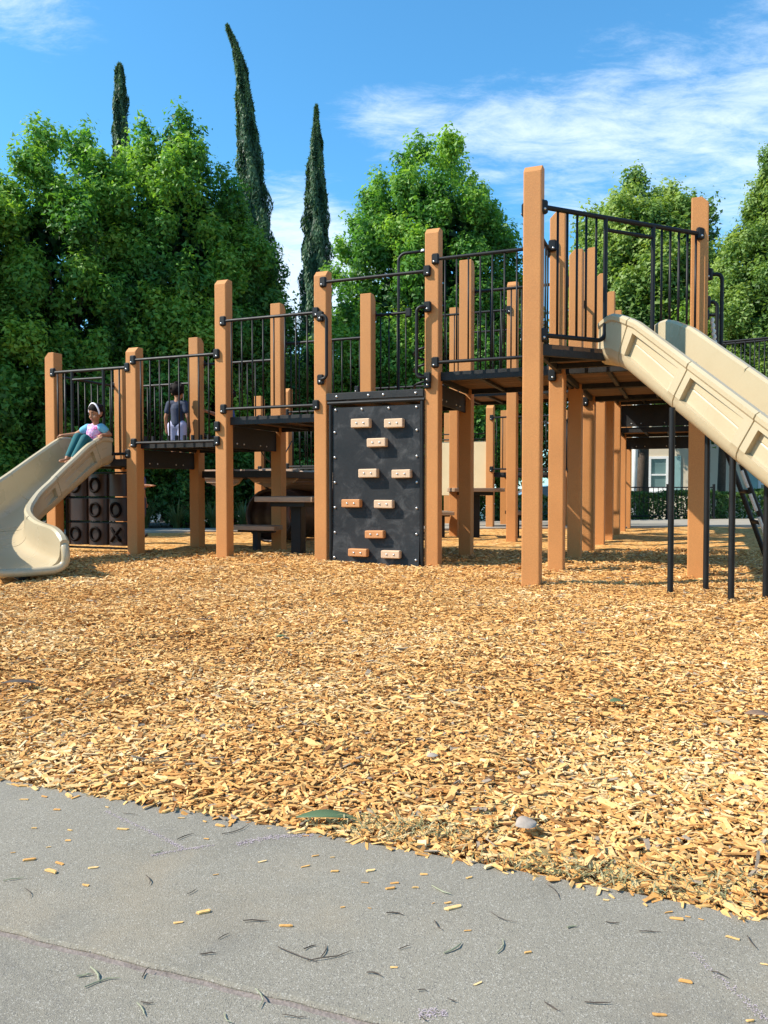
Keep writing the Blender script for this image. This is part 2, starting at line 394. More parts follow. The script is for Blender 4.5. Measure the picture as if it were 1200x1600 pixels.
# ------------------------------------------------------------------ mesh helpers
class MB:
    def __init__(s):
        s.v = []; s.f = []
    def add(s, vs, fs, M=None):
        b = len(s.v)
        s.v += [tuple(M @ Vector(v)) if M is not None else tuple(v) for v in vs]
        s.f += [tuple(b + i for i in f) for f in fs]
        return s
    def box(s, lo, hi, bev=0.0, M=None):
        x0, y0, z0 = lo; x1, y1, z1 = hi
        if bev <= 0:
            vs = [(x0, y0, z0), (x1, y0, z0), (x1, y1, z0), (x0, y1, z0), (x0, y0, z1), (x1, y0, z1), (x1, y1, z1), (x0, y1, z1)]
            fs = [(3, 2, 1, 0), (4, 5, 6, 7), (0, 1, 5, 4), (1, 2, 6, 5), (2, 3, 7, 6), (3, 0, 4, 7)]
            return s.add(vs, fs, M)
        bm = bmesh.new()
        bmesh.ops.create_cube(bm, size=1)
        for v in bm.verts:
            v.co = Vector(((x0 + x1) / 2 + v.co.x * (x1 - x0), (y0 + y1) / 2 + v.co.y * (y1 - y0), (z0 + z1) / 2 + v.co.z * (z1 - z0)))
        bmesh.ops.bevel(bm, geom=list(bm.edges), offset=bev, segments=1, affect='EDGES')
        bm.verts.index_update()
        s.add([v.co.copy() for v in bm.verts], [[v.index for v in f.verts] for f in bm.faces], M)
        bm.free()
        return s
    def tube(s, pts, r, n=8, M=None, closed=False):
        P = [Vector(p) for p in pts]
        m = len(P)
        rr = r if hasattr(r, '__len__') else [r] * m
        vs = []; fs = []
        up = None
        for k in range(m):
            if closed:
                d = P[(k + 1) % m] - P[k - 1]
            else:
                d = P[min(k + 1, m - 1)] - P[max(k - 1, 0)]
            d.normalize()
            if up is None:
                up = Vector((0, 0, 1)) if abs(d.z) < 0.9 else Vector((1, 0, 0))
            a = d.cross(up)
            if a.length < 1e-4: a = d.orthogonal()
            a.normalize(); b = a.cross(d).normalized(); up = b
            for q in range(n):
                t = 2 * math.pi * q / n
                vs.append(P[k] + (a * math.cos(t) + b * math.sin(t)) * rr[k])
        for k in range(m if closed else m - 1):
            for q in range(n):
                k2 = (k + 1) % m
                fs.append((k * n + q, k * n + (q + 1) % n, k2 * n + (q + 1) % n, k2 * n + q))
        if not closed:
            fs.append(tuple(range(n))[::-1]); fs.append(tuple((m - 1) * n + q for q in range(n)))
        return s.add(vs, fs, M)
    def prism(s, poly, z0, z1, M=None):
        n = len(poly)
        vs = [(x, y, z0) for x, y in poly] + [(x, y, z1) for x, y in poly]
        fs = [tuple(range(n))[::-1], tuple(range(n, 2 * n))] + [(i, (i + 1) % n, n + (i + 1) % n, n + i) for i in range(n)]
        return s.add(vs, fs, M)
    def dome(s, c, r, h, axis='z', n=8, M=None):
        # small bolt head: cap of radius r and height h, along -y or z
        vs = []; fs = []
        rings = ((1.0, 0.0), (0.8, 0.6), (0.4, 0.95))
        for (k, hh) in rings:
            for q in range(n):
                t = 2 * math.pi * q / n
                a, b, d = r * k * math.cos(t), r * k * math.sin(t), h * hh
                vs.append((c[0] + a, c[1] - d, c[2] + b) if axis == '-y' else ((c[0] + a, c[1] + b, c[2] + d) if axis == 'z' else (c[0] + d, c[1] + a, c[2] + b)))
        for k in range(2):
            for q in range(n):
                fs.append((k * n + q, k * n + (q + 1) % n, (k + 1) * n + (q + 1) % n, (k + 1) * n + q))
        fs.append(tuple(2 * n + q for q in range(n)))
        return s.add(vs, fs, M)
    def mesh(s, name, mat, smooth=False):
        me = bpy.data.meshes.new(name)
        me.from_pydata(s.v, [], s.f)
        bm = bmesh.new(); bm.from_mesh(me)
        bmesh.ops.recalc_face_normals(bm, faces=bm.faces)
        bm.to_mesh(me); bm.free()
        me.materials.append(MATS[mat])
        if smooth:
            me.polygons.foreach_set('use_smooth', [True] * len(me.polygons))
        return me
    def build(s, name, mat, parent=None, loc=(0, 0, 0), rz=0.0, smooth=False):
        return link(name, s.mesh(name, mat, smooth), parent, loc, rz)

def link(name, me, parent=None, loc=(0, 0, 0), rz=0.0, scale=None):
    o = bpy.data.objects.new(name, me)
    COL.objects.link(o)
    o.parent = parent
    o.location = loc
    if rz: o.rotation_euler = (0, 0, rz)
    if scale: o.scale = scale
    return o

def tag(o, label=None, cat=None, group=None, kind=None):
    if label: o['label'] = label
    if cat: o['category'] = cat
    if group: o['group'] = group
    if kind: o['kind'] = kind
    return o

def thing(name, label, cat, loc=(0, 0, 0), rz=0.0, group=None):
    return tag(link(name, None, None, loc, rz), label, cat, group)

def npmesh(name, V, quads, mat, tint=None, smooth=False):
    """V (n,3), quads (m,k) index array -> mesh with a point attribute 'tint'"""
    me = bpy.data.meshes.new(name)
    V = np.asarray(V, np.float32); Q = np.asarray(quads, np.int32)
    k = Q.shape[1]
    me.vertices.add(len(V)); me.vertices.foreach_set('co', V.ravel())
    me.loops.add(Q.size); me.loops.foreach_set('vertex_index', Q.ravel())
    me.polygons.add(len(Q))
    me.polygons.foreach_set('loop_start', np.arange(0, Q.size, k, dtype=np.int32))
    me.polygons.foreach_set('loop_total', np.full(len(Q), k, np.int32))
    if tint is not None:
        a = me.attributes.new('tint', 'FLOAT', 'POINT')
        a.data.foreach_set('value', np.asarray(tint, np.float32))
    me.materials.append(MATS[mat])
    me.update(calc_edges=True)
    if smooth: me.polygons.foreach_set('use_smooth', np.ones(len(Q), bool))
    else: me.shade_flat()
    return me

def smooth_by_angle(me, deg=35):
    me.polygons.foreach_set('use_smooth', [True] * len(me.polygons))
    try:
        me.set_sharp_from_angle(angle=R(deg))
    except Exception:
        pass

def catmull(P, n):
    P = [Vector(p) for p in P]
    out = []
    m = len(P)
    for k in range(m - 1):
        a = P[max(k - 1, 0)]; b = P[k]; c = P[k + 1]; d = P[min(k + 2, m - 1)]
        for q in range(n):
            t = q / n
            out.append(0.5 * ((2 * b) + (c - a) * t + (2 * a - 5 * b + 4 * c - d) * t * t + (3 * b - a - 3 * c + d) * t ** 3))
    out.append(P[-1])
    return out

# ------------------------------------------------------------------ ground, path, kerbs
rng = np.random.default_rng(7)
random.seed(5)

def edge_y(x):
    # mulch / concrete border: a gentle curve running down to the right
    x = np.asarray(x, float)
    xc = np.clip(x, -2.2, 1.4)
    y = 1.6255 - 0.4035 * xc - 0.028 * xc ** 2
    sl = -0.4035 - 0.056 * xc
    return y + (x - xc) * sl

def ground_h(x, y):
    return (0.016 * np.sin(x * 2.3 + 0.7 * np.sin(y * 1.7)) * np.sin(y * 2.1 + 0.5) + 0.010 * np.sin(x * 6.1 + y * 1.3) * np.sin(y * 5.2 - x)
            + 0.005 * np.sin(x * 13.0 - y * 4) * np.sin(y * 15 + x * 3)) * np.clip((y - edge_y(x)) / 0.8, 0.15, 1)

def far_edge(x):
    return 14.0 + 0.20 * x    # where the mulch meets the far walk

def sheet(name, mat, xs, ys, hz):
    X, Y = np.meshgrid(xs, ys)
    Z = hz(X, Y)
    V = np.stack([X.ravel(), Y.ravel(), Z.ravel()], 1)
    n, m = len(xs), len(ys)
    i = np.arange(n * m).reshape(m, n)
    Q = np.stack([i[:-1, :-1].ravel(), i[:-1, 1:].ravel(), i[1:, 1:].ravel(), i[1:, :-1].ravel()], 1)
    return link(name, npmesh(name, V, Q, mat, None, True))

def land(X, Y):
    return -0.10 - 0.55 * np.clip((Y - 20.0) / 3.0, 0, 1)
xs = np.concatenate([[-900, -300, -100, -40], np.linspace(-25, 25, 51), [40, 100, 300, 900]])
ys = np.concatenate([[-900, -300, -60, -15], np.linspace(-8, 34, 57), [60, 120, 400, 1500]])
tag(sheet('ground', 'soil', xs, ys, land), kind='structure')

def mulch_base():
    rows = []
    ts = np.concatenate([np.linspace(0, 0.25, 60), np.linspace(0.26, 1, 90)])
    xs = np.linspace(-14, 14, 281)
    V = []
    for t in ts:
        e = edge_y(xs); f = far_edge(xs)
        y = e + (f - e) * t
        V.append(np.stack([xs, y, ground_h(xs, y) - 0.012 * np.clip((9.0 - y) / 2.0, 0.4, 1)], 1))
    V = np.concatenate(V)
    n, m = len(xs), len(ts)
    i = np.arange(n * m).reshape(m, n)
    Q = np.stack([i[:-1, :-1].ravel(), i[:-1, 1:].ravel(), i[1:, 1:].ravel(), i[1:, :-1].ravel()], 1)
    o = link('mulch_bed', npmesh('mulch_bed', V, Q, 'mulch', None, True))
    tag(o, kind='structure')
mulch_base()

def strip(name, mat, xs, ya, yb, z, depth=0.12, bevel=0.008):
    """slab between two curves ya(x) < yb(x), with eased top edges"""
    V = []; n = len(xs)
    rows = [(ya, 0.0, z - depth), (ya, 0.0, z - bevel), (ya, bevel, z), (yb, -bevel, z), (yb, 0.0, z - bevel), (yb, 0.0, z - depth)]
    for fn, off, zz in rows:
        V.append(np.stack([xs, fn(xs) + off, np.full(n, zz)], 1))
    V = np.concatenate(V)
    i = np.arange(n * len(rows)).reshape(len(rows), n)
    Q = np.stack([i[:-1, :-1].ravel(), i[:-1, 1:].ravel(), i[1:, 1:].ravel(), i[1:, :-1].ravel()], 1)
    return tag(link(name, npmesh(name, V, Q, mat)), kind='structure')

def joint_y(x):
    x = np.asarray(x, float)
    w = 0.004 * np.sin(x * 37) + 0.003 * np.sin(x * 91 + 1)
    return edge_y(x) - 0.555 + 0.02 * np.sin(x * 2.0) + w * 0.35
PZ = 0.006
PX = np.linspace(-7, 7, 701)
strip('path', 'path_concrete', PX, lambda x: joint_y(x) + 0.008, edge_y, PZ, 0.12, 0.005)
strip('path', 'path_concrete', PX, lambda x: edge_y(x) - 4.5, lambda x: joint_y(x) - 0.008, PZ, 0.12, 0.005)
strip('path_joint', 'joint_fill', PX, lambda x: joint_y(x) - 0.0095, lambda x: joint_y(x) + 0.0095, PZ - 0.007, 0.05, 0.001)
# far kerb and walk behind the playground
FX = np.linspace(-16, 16, 65)
strip('kerb', 'far_concrete', FX, lambda x: far_edge(x), lambda x: far_edge(x) + 0.9, 0.03, 0.2)
strip('pavement', 'far_concrete', np.linspace(1.0, 22, 40), lambda x: far_edge(x) + 0.91, lambda x: far_edge(x) + 3.0, 0.024, 0.2)
tag(link('road', npmesh('road', [(-60, 23.2, -0.62), (60, 23.2, -0.62), (60, 29.0, -0.62), (-60, 29.0, -0.62)], [(0, 1, 2, 3)], 'asphalt')), kind='structure')

# ------------------------------------------------------------------ wood chips of the mulch
def chips_mesh(name, x, y, z, ln, wd, th, yaw, pitch, roll, tint, near):
    n = len(x)
    base = np.array([[-.5, -.5, 0], [.5, -.5, 0], [.5, .5, 0], [-.5, .5, 0], [-.5, -.5, 1], [.5, -.5, 1], [.5, .5, 1], [-.5, .5, 1]], float)
    P = np.repeat(base[None], n, 0)
    P[:, :, :2] += rng.uniform(-0.16, 0.16, (n, 8, 2))
    P[:, :, 0] *= ln[:, None]; P[:, :, 1] *= wd[:, None]; P[:, :, 2] *= th[:, None]
    cr, sr = np.cos(roll)[:, None], np.sin(roll)[:, None]
    Y = P[:, :, 1] * cr - P[:, :, 2] * sr; Z = P[:, :, 1] * sr + P[:, :, 2] * cr
    cp, sp = np.cos(pitch)[:, None], np.sin(pitch)[:, None]
    X = P[:, :, 0] * cp - Z * sp; Z = P[:, :, 0] * sp + Z * cp
    cy, sy = np.cos(yaw)[:, None], np.sin(yaw)[:, None]
    X2 = X * cy - Y * sy; Y2 = X * sy + Y * cy
    V = np.stack([X2 + x[:, None], Y2 + y[:, None], Z + z[:, None]], 2).reshape(-1, 3)
    f = np.array([[4, 5, 6, 7], [0, 1, 5, 4], [1, 2, 6, 5], [2, 3, 7, 6], [3, 0, 4, 7]])
    idx = np.arange(n) * 8
    # ends are only closed where a chip is close enough to show them
    Q = np.concatenate([(f[None] + idx[near][:, None, None]).reshape(-1, 4), (f[[0, 1, 3]][None] + idx[~near][:, None, None]).reshape(-1, 4)])
    return npmesh(name, V, Q, 'wood_chip', np.repeat(tint, 8))

def scatter_chips():
    # density falls with the distance from where people stand on the path; chips get no smaller than they are
    bands = [(1.0, 2.6, 12000, 1.0), (2.6, 4.2, 7000, 1.05), (4.2, 6.5, 3300, 1.12), (6.5, 9.5, 1200, 1.4)]
    xs, ys, sc_ = [], [], []
    for d0, d1, dens, s in bands:
        wdt = d1 * 0.56 + 0.35
        n = int((d1 - d0) * 2 * wdt * dens)
        x = rng.uniform(-wdt, wdt, n); y = rng.uniform(d0, d1, n)
        k = (np.abs(x) < y * 0.50 + 0.22) & (y > edge_y(x) - 0.012 - 0.02 * rng.random(n) ** 3)
        xs.append(x[k]); ys.append(y[k]); sc_.append(np.full(k.sum(), s))
    x = np.concatenate(xs); y = np.concatenate(ys); s = np.concatenate(sc_)
    n = len(x)
    ln = np.exp(rng.normal(math.log(0.022), 0.42, n)) * s
    wd = np.clip(np.exp(rng.normal(math.log(0.0062), 0.40, n)), 0.0022, 0.018) * s
    big = rng.random(n) < 0.03
    ln[big] *= 1.7; wd[big] *= 1.6
    th = rng.uniform(0.0012, 0.0036, n) * s
    z = ground_h(x, y) - 0.004 + 0.016 * rng.random(n) ** 1.6 * s
    tint = np.clip(rng.beta(3.4, 1.5, n), 0, 1)
    dk = rng.random(n)
    tint[dk < 0.06] *= 0.25
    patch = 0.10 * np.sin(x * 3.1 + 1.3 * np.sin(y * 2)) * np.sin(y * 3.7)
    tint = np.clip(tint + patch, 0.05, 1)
    tint[rng.random(n) < 0.025] = 0.0
    me = chips_mesh('wood_mulch', x, y, z, ln, wd, th, rng.uniform(0, 2 * math.pi, n), rng.normal(0, 0.19, n), rng.normal(0, 0.32, n), tint, y < 2.45)
    tag(link('wood_mulch', me), 'loose orange wood chip mulch covering the playground', 'mulch', kind='stuff')
    print('chips', n)
scatter_chips()

# ------------------------------------------------------------------ play structure
PHI = R(21.59); L = 1.2
ORG = Vector((0.485, 7.636, 0))
VV = Vector((math.cos(PHI), -math.sin(PHI), 0)); UU = Vector((math.sin(PHI), math.cos(PHI), 0))
def GW(i, j, z=0.0):
    return ORG + VV * (i * L) + UU * (j * L) + Vector((0, 0, z))

play = thing('play_structure', 'large playground structure of tan posts, black railings and raised decks', 'play structure', tuple(ORG), -PHI)
W = 0.14

POST_CACHE = {}
def post(i, j, h, ch='-y', label=None):
    key = (round(h, 2), ch)
    if key not in POST_CACHE:
        bm = bmesh.new()
        bmesh.ops.create_cube(bm, size=1)
        for v in bm.verts:
            v.co = Vector((v.co.x * W, v.co.y * W, -0.15 if v.co.z < 0 else h))
        ve = [e for e in bm.edges if abs(e.verts[0].co.z - e.verts[1].co.z) > 0.1]
        bmesh.ops.bevel(bm, geom=ve, offset=0.010, segments=2, affect='EDGES', profile=0.6)
        # slanted cut of the top towards the outside
        d = {'-y': (0, -1), '+y': (0, 1), '-x': (-1, 0), '+x': (1, 0)}[ch]
        n = Vector((d[0], d[1], 1.0)).normalized()
        c = Vector((d[0] * (W / 2 - 0.055), d[1] * (W / 2 - 0.055), h))
        r = bmesh.ops.bisect_plane(bm, geom=bm.verts[:] + bm.edges[:] + bm.faces[:], plane_co=c, plane_no=n, clear_outer=True)
        ed = [e for e in r['geom_cut'] if isinstance(e, bmesh.types.BMEdge)]
        bmesh.ops.contextual_create(bm, geom=ed)
        te = [e for e in bm.edges if min(e.verts[0].co.z, e.verts[1].co.z) > h - 0.1]
        bmesh.ops.recalc_face_normals(bm, faces=bm.faces)
        bmesh.ops.bevel(bm, geom=te, offset=0.004, segments=1, affect='EDGES')
        me = bpy.data.meshes.new('post'); bm.to_mesh(me); bm.free()
        me.materials.append(MATS['post'])
        POST_CACHE[key] = me
    o = link('post', POST_CACHE[key], play, (i * L, j * L, 0), random.uniform(-0.008, 0.008))
    if label: o['label'] = label
    return o

for (i, j, h, ch) in [(-4, 0, 2.38, '-x'), (-3, 0, 2.37, '-y'), (-2, 0, 3.02, '-y'), (-1, 0, 2.99, '-y'), (0, 0, 3.28, '-y'), (1, -1, 3.24, '-y'),
                      (2, 0, 3.24, '+x'), (1, 0, 3.27, '-x'),
                      (-4, 1, 2.36, '+y'), (-3, 1, 2.69, '+y'), (-2, 1, 3.02, '+y'), (-1, 1, 3.03, '+y'), (0, 1, 3.29, '+y'),
                      (1, 1, 3.27, '-x'), (1, 2, 3.63, '-x'), (1, 3, 3.63, '-x'), (1, 4, 3.67, '-x'), (1, 5, 3.65, '-x'), (1, 6, 2.95, '-x'), (1, 7, 2.9, '+y'),
                      (2, 1, 3.2, '+x'), (2, 2, 3.2, '+x'), (2, 3, 3.2, '+x'), (2, 4, 3.2, '+x'), (2, 5, 3.2, '+x'), (2, 6, 2.9, '+x'),
                      (0, 3, 3.65, '-y'), (-1, 3, 3.3, '-y'), (-1, 4, 3.64, '+y'), (0, 4, 3.2, '+y'),
                      (-3, 3, 2.33, '-y'), (-4, 4, 2.39, '+y'), (-3, 4, 2.37, '+y'), (-4, 3, 2.2, '-y'), (-2, 3, 2.2, '-y'),
                      (-1, 6, 2.33, '-y'), (-2, 7, 2.33, '+y'), (-1, 7, 2.34, '+y'), (0, 6, 2.3, '-y'), (0, 7, 2.3, '+y'), (-2, 6, 2.3, '-y')]:
    post(i, j, h, ch)

# unit meshes shared by all railings
BAL = MB().tube([(0, 0, 0), (0, 0, 1)], 0.0085, 8).mesh('baluster', 'black_metal', True)
CL = MB()
CL.box((-0.036, -0.030, -0.052), (0.036, 0.014, 0.052), 0.012)
CLM = CL.mesh('clamp', 'black_metal')
BOLT = MB().dome((0, 0, 0), 0.011, 0.008, '-y').mesh('bolt', 'steel', True)
RIV = MB().dome((0, 0, 0), 0.014, 0.009, '-y').mesh('bolt', 'steel', True)

def bolt_on(parent, x, y, z, me=None):
    return link('bolt', me or BOLT, parent, (x, y, z))

def frame_between(i0, j0, i1, j1, out):
    """length, angle and outward offset of a run between two posts (structure coordinates)"""
    a = Vector((i0 * L, j0 * L, 0)); b = Vector((i1 * L, j1 * L, 0))
    d = b - a
    return a, d.length, math.atan2(d.y, d.x)

def guardrail(i0, j0, i1, j1, zb, zt, n=9, side=-1, bottom=True, off=None, x0=0.02, x1=None, clamps=True, seal=False):
    """top and bottom rail with balusters; side -1: mounted on the right of the direction of travel (outside for the front row)"""
    a, ln, ang = frame_between(i0, j0, i1, j1, side)
    yo = side * (W / 2 + 0.004) if off is None else off
    if x1 is None: x1 = ln - 0.02
    g = link('guardrail', None, play, a, ang)
    for z in ((zt, zb) if bottom else (zt,)):
        o = MB().tube([(x0, yo, z), (x1, yo, z)], 0.0165, 10).build('rail', 'black_metal', g, smooth=True)
        smooth_by_angle(o.data)
    lo = max(x0, W / 2 + 0.01); hi = min(x1, ln - W / 2 - 0.01)
    for k in range(n):
        x = lo + (hi - lo) * (k + 0.5) / n
        link('baluster', BAL, g, (x, yo, zb), 0, (1, 1, zt - zb))
    if clamps:
        for x in (x0 + 0.022, x1 - 0.022):
            for z in ((zb, zt) if bottom else (zt,)):
                link('clamp', CLM, g, (x, yo + (0.004 if side < 0 else -0.004), z), 0 if side < 0 else math.pi)
                bolt_on(g, x + (-0.010 if x < ln / 2 else 0.010), yo + side * 0.026, z - 0.026)
    return g

# --- front and rear railings
guardrail(-3, 0, -2, 0, 1.275, 2.215, 8)
guardrail(-2, 0, -1, 0, 1.615, 2.56, 8)
guardrail(0, 0, 1, 0, 1.975, 2.965, 9)
guardrail(1, 0, 1, -1, 1.955, 2.93, 9, side=-1)
g = guardrail(-1, 0, 0, 0, 1.78, 2.86, 0, bottom=False)     # single bar over the climbing wall
guardrail(-4, 1, -4, 0, 1.16, 2.13, 9, side=-1)
guardrail(-3, 1, -4, 1, 1.16, 2.13, 9, side=-1)
guardrail(-2, 1, -3, 1, 1.42, 2.36, 9, side=-1)
guardrail(-1, 1, -2, 1, 1.60, 2.55, 9, side=-1)
guardrail(-1, 1, 0, 1, 1.78, 2.80, 4, side=1, x1=0.50)
guardrail(1, 1, 0, 1, 1.975, 2.965, 9, side=-1)
guardrail(1, 2, 1, 1, 1.975, 2.965, 8, side=-1)
guardrail(1, 4, 1, 3, 2.30, 3.25, 8, side=-1)
guardrail(1, 5, 1, 4, 2.30, 3.25, 8, side=-1)
guardrail(2, 1, 2, 2, 1.975, 2.965, 8, side=-1)
guardrail(2, 2, 2, 3, 2.2, 3.15, 8, side=-1)
guardrail(-1, 3, 0, 3, 2.25, 3.25, 9, side=-1)
guardrail(0, 4, -1, 4, 2.25, 3.25, 9, side=-1)
guardrail(-1, 6, 0, 6, 1.12, 2.09, 9, side=-1)
guardrail(0, 7, -1, 7, 1.12, 2.09, 9, side=-1)
guardrail(0, 6, 0, 7, 1.12, 2.09, 9, side=-1)
guardrail(-3, 3, -2, 3, 1.10, 1.95, 8, side=-1)
guardrail(-2, 3, -1, 3, 1.30, 2.25, 8, side=-1)
guardrail(-4, 4, -3, 4, 1.10, 2.0, 9, side=-1)
# bridge railing that leaves the high deck to the right
guardrail(2, 5, 4, 4.6, 2.10, 2.99, 18, side=-1, off=0.0)
guardrail(2, 4.2, 4, 3.8, 2.10, 2.86, 18, side=-1, off=0.0)

# --- decks: black perforated edge frame, wooden planks seen from below
def plank_mesh(w, d, t=0.03):
    return MB().box((0, 0, -t), (w, d, 0), 0.004).mesh('plank', 'deck_wood')
PLANKS = {}
def deck(i, j, z, skirt=0.085, n=7):
    s = L - 0.02
    m = MB()
    x0, y0 = i * L + 0.01, j * L + 0.01
    t = 0.035
    m.box((0, 0, -skirt), (s, t, 0), 0.003)
    m.box((0, s - t, -skirt), (s, s, 0), 0.003)
    m.box((0, t + 0.001, -skirt), (t, s - t - 0.001, -0.002), 0.003)
    m.box((s - t, t + 0.001, -skirt), (s, s - t - 0.001, -0.002), 0.003)
    for k in (0.36, 0.66):
        m.box((s * k - 0.02, t + 0.001, -skirt + 0.01), (s * k + 0.02, s - t - 0.001, -0.045), 0.003)
    for k in range(6):                                   # slotted drain holes in the front skirt
        x = s * (k + 0.5) / 6
        m.box((x - 0.016, -0.0015, -skirt * 0.45), (x + 0.016, 0.002, -skirt * 0.30))
    d = m.build('deck', 'black_deck', play, (x0, y0, z))
    w = s - 2 * t - 0.004; pd = w / n
    if n not in PLANKS: PLANKS[n] = plank_mesh(w, pd - 0.008)
    for k in range(n):
        link('plank', PLANKS[n], d, (t + 0.002, t + 0.004 + k * pd, -0.004))
    return d

for (i, j, z) in [(-4, 0, 1.10), (-3, 0, 1.30), (-2, 0, 1.535), (-1, 0, 1.72), (0, 0, 1.893), (1, 0, 1.893), (1, 1, 1.893), (1, 2, 2.08), (1, 3, 2.2), (1, 4, 2.2), (1, 5, 1.75), (1, 6, 1.6),
                  (-1, 3, 2.16), (0, 3, 2.16), (-3, 1, 0.98), (-1, 6, 1.06), (-4, 3, 1.05), (-3, 3, 1.05)]:
    deck(i, j, z)

# risers (dark panels between decks of different height)
def riser(i0, j0, i1, j1, z0, z1, mat='black_deck'):
    a, ln, ang = frame_between(i0, j0, i1, j1, 0)
    m = MB().box((W / 2 + 0.004, -0.012, z0), (ln - W / 2 - 0.004, 0.012, z1), 0.004)
    r = m.build('riser_panel', mat, play, a, ang)
    for k in (0.2, 0.32, 0.62, 0.74):
        bolt_on(r, ln * k, -0.012, z0 + 0.05)
    return r
riser(-3, 0, -3, 1, 1.0, 1.21)
riser(-2, 0, -2, 1, 1.21, 1.45)
riser(-1, 0, -1, 1, 1.42, 1.63)
riser(0, 0, 0, 1, 1.60, 1.80)
for k in range(10):                                   # round plugs standing on the front edge of the second deck
    MB().tube([(0, 0, 0.001), (0, 0, 0.055)], 0.021, 10).build('plug', 'black_deck', play, (-3 * L + 0.12 + k * 0.107, 0.035, 1.30))
riser(1, 5, 2, 5, 1.76, 2.11)
riser(1, 2, 2, 2, 1.80, 1.99)
riser(1, 6, 2, 6, 1.45, 1.66)

# triangular deck carrying the tall slide
def tri_deck():
    z = 1.886
    a = Vector((1 * L, -1 * L)); b = Vector((1 * L, 0)); c = Vector((2 * L, 0))
    m = MB()
    def beam(p, q, sk=0.085, t=0.035, shrink=0.0):
        d = (q - p); ln = d.length; ang = math.atan2(d.y, d.x)
        M = Matrix.Translation((p.x, p.y, z)) @ Matrix.Rotation(ang, 4, 'Z')
        m.box((shrink, -t / 2, -sk), (ln - shrink, t / 2, 0), 0.003, M)
        for k in range(9):
            x = ln * (k + 0.5) / 9
            m.box((x - 0.012, -t / 2 - 0.0015, -sk * 0.5), (x + 0.012, -t / 2 + 0.002, -sk * 0.35), 0, M)
    beam(a, c, 0.09, 0.04, 0.05)
    beam(c + Vector((0, -0.03)), b + Vector((0.05, -0.03)), 0.085, 0.035, 0.06)
    beam(b + Vector((0.03, -0.05)), a + Vector((0.03, 0.1)), 0.085, 0.035, 0.03)
    o = m.build('deck', 'black_deck', play)
    for k in range(7):
        y = -L + 0.10 + k * 0.145
        x0 = L + 0.055
        x1 = L + (y + L) + 0.08 - 0.05
        x1b = x1 + 0.135
        if y + 0.135 > -0.06: continue
        pm = MB().prism([(0, 0), (x1 - x0, 0), (x1b - x0, 0.137), (0, 0.137)], -0.03, 0)
        pm.build('plank', 'deck_wood', o, (x0, y, z - 0.004))
    # two joists under the planks
    j = MB()
    for k in (0.40, 0.72):
        j.box((L + 0.05, -L * (1 - k) - 0.02, z - 0.08), (L + k * L - 0.04, -L * (1 - k) + 0.02, z - 0.036), 0.003)
    j.build('joist', 'black_deck', o)
tri_deck()

# bracket plates where decks meet the posts
for (i, j, z) in [(1, 0, 1.79), (1, 2, 1.80), (1, 3, 2.02), (-2, 0, 1.43), (0, 0, 1.78)]:
    m = MB().box((-0.035, -0.03, -0.055), (0.035, 0.012, 0.055), 0.012)
    o = m.build('bracket', 'black_metal', play, (i * L - 0.035, j * L - W / 2 - 0.008, z))
    bolt_on(o, 0.005, -0.031, -0.02)

# --- barrier over a slide entrance: bars, two heavy uprights and a low cross bar
def slide_gate(i0, j0, i1, j1, zb, zt, fr_bars, fa, fb, z_in, off, label=None):
    a, ln, ang = frame_between(i0, j0, i1, j1, -1)
    m = MB().tube([(0.03, off, zt), (ln - 0.03, off, zt)], 0.019, 10)
    xa, xb = fa * ln, fb * ln
    rb = 0.07
    arc = lambda cx, cz, s: [(cx + s * rb * math.sin(t), off, cz - rb * math.cos(t)) for t in [R(q) for q in range(0, 91, 15)]]
    m.tube([(0.05, off, zb)] + arc(xa - rb, zb + rb, 1) + [(xa, off, zt)], 0.018, 10)
    m.tube([(ln - 0.05, off, zb)] + arc(xb + rb, zb + rb, -1) + [(xb, off, zt)], 0.018, 10)
    m.tube([(xa, off, z_in), (xb, off, z_in)], 0.015, 10)
    g = m.build('slide_barrier', 'black_metal', play, a, ang, True)
    smooth_by_angle(g.data)
    for f in fr_bars:
        link('baluster', BAL, g, (f * ln, off, zb), 0, (1.15, 1.15, zt - zb))
    for x in (0.05, ln - 0.05):
        for z in (zt, zb):
            link('clamp', CLM, g, (x, off + 0.004, z))
            bolt_on(g, x, off - 0.026, z - 0.02)
    return g
slide_gate(1, -1, 2, 0, 1.945, 2.925, [0.111, 0.164, 0.219, 0.271, 0.329, 0.725, 0.779, 0.834, 0.89, 0.945], 0.383, 0.671, 2.83, -0.05)
slide_gate(-4, 0, -3, 0, 1.155, 2.14, [0.10, 0.195, 0.77, 0.86], 0.283, 0.67, 2.04, -0.06)

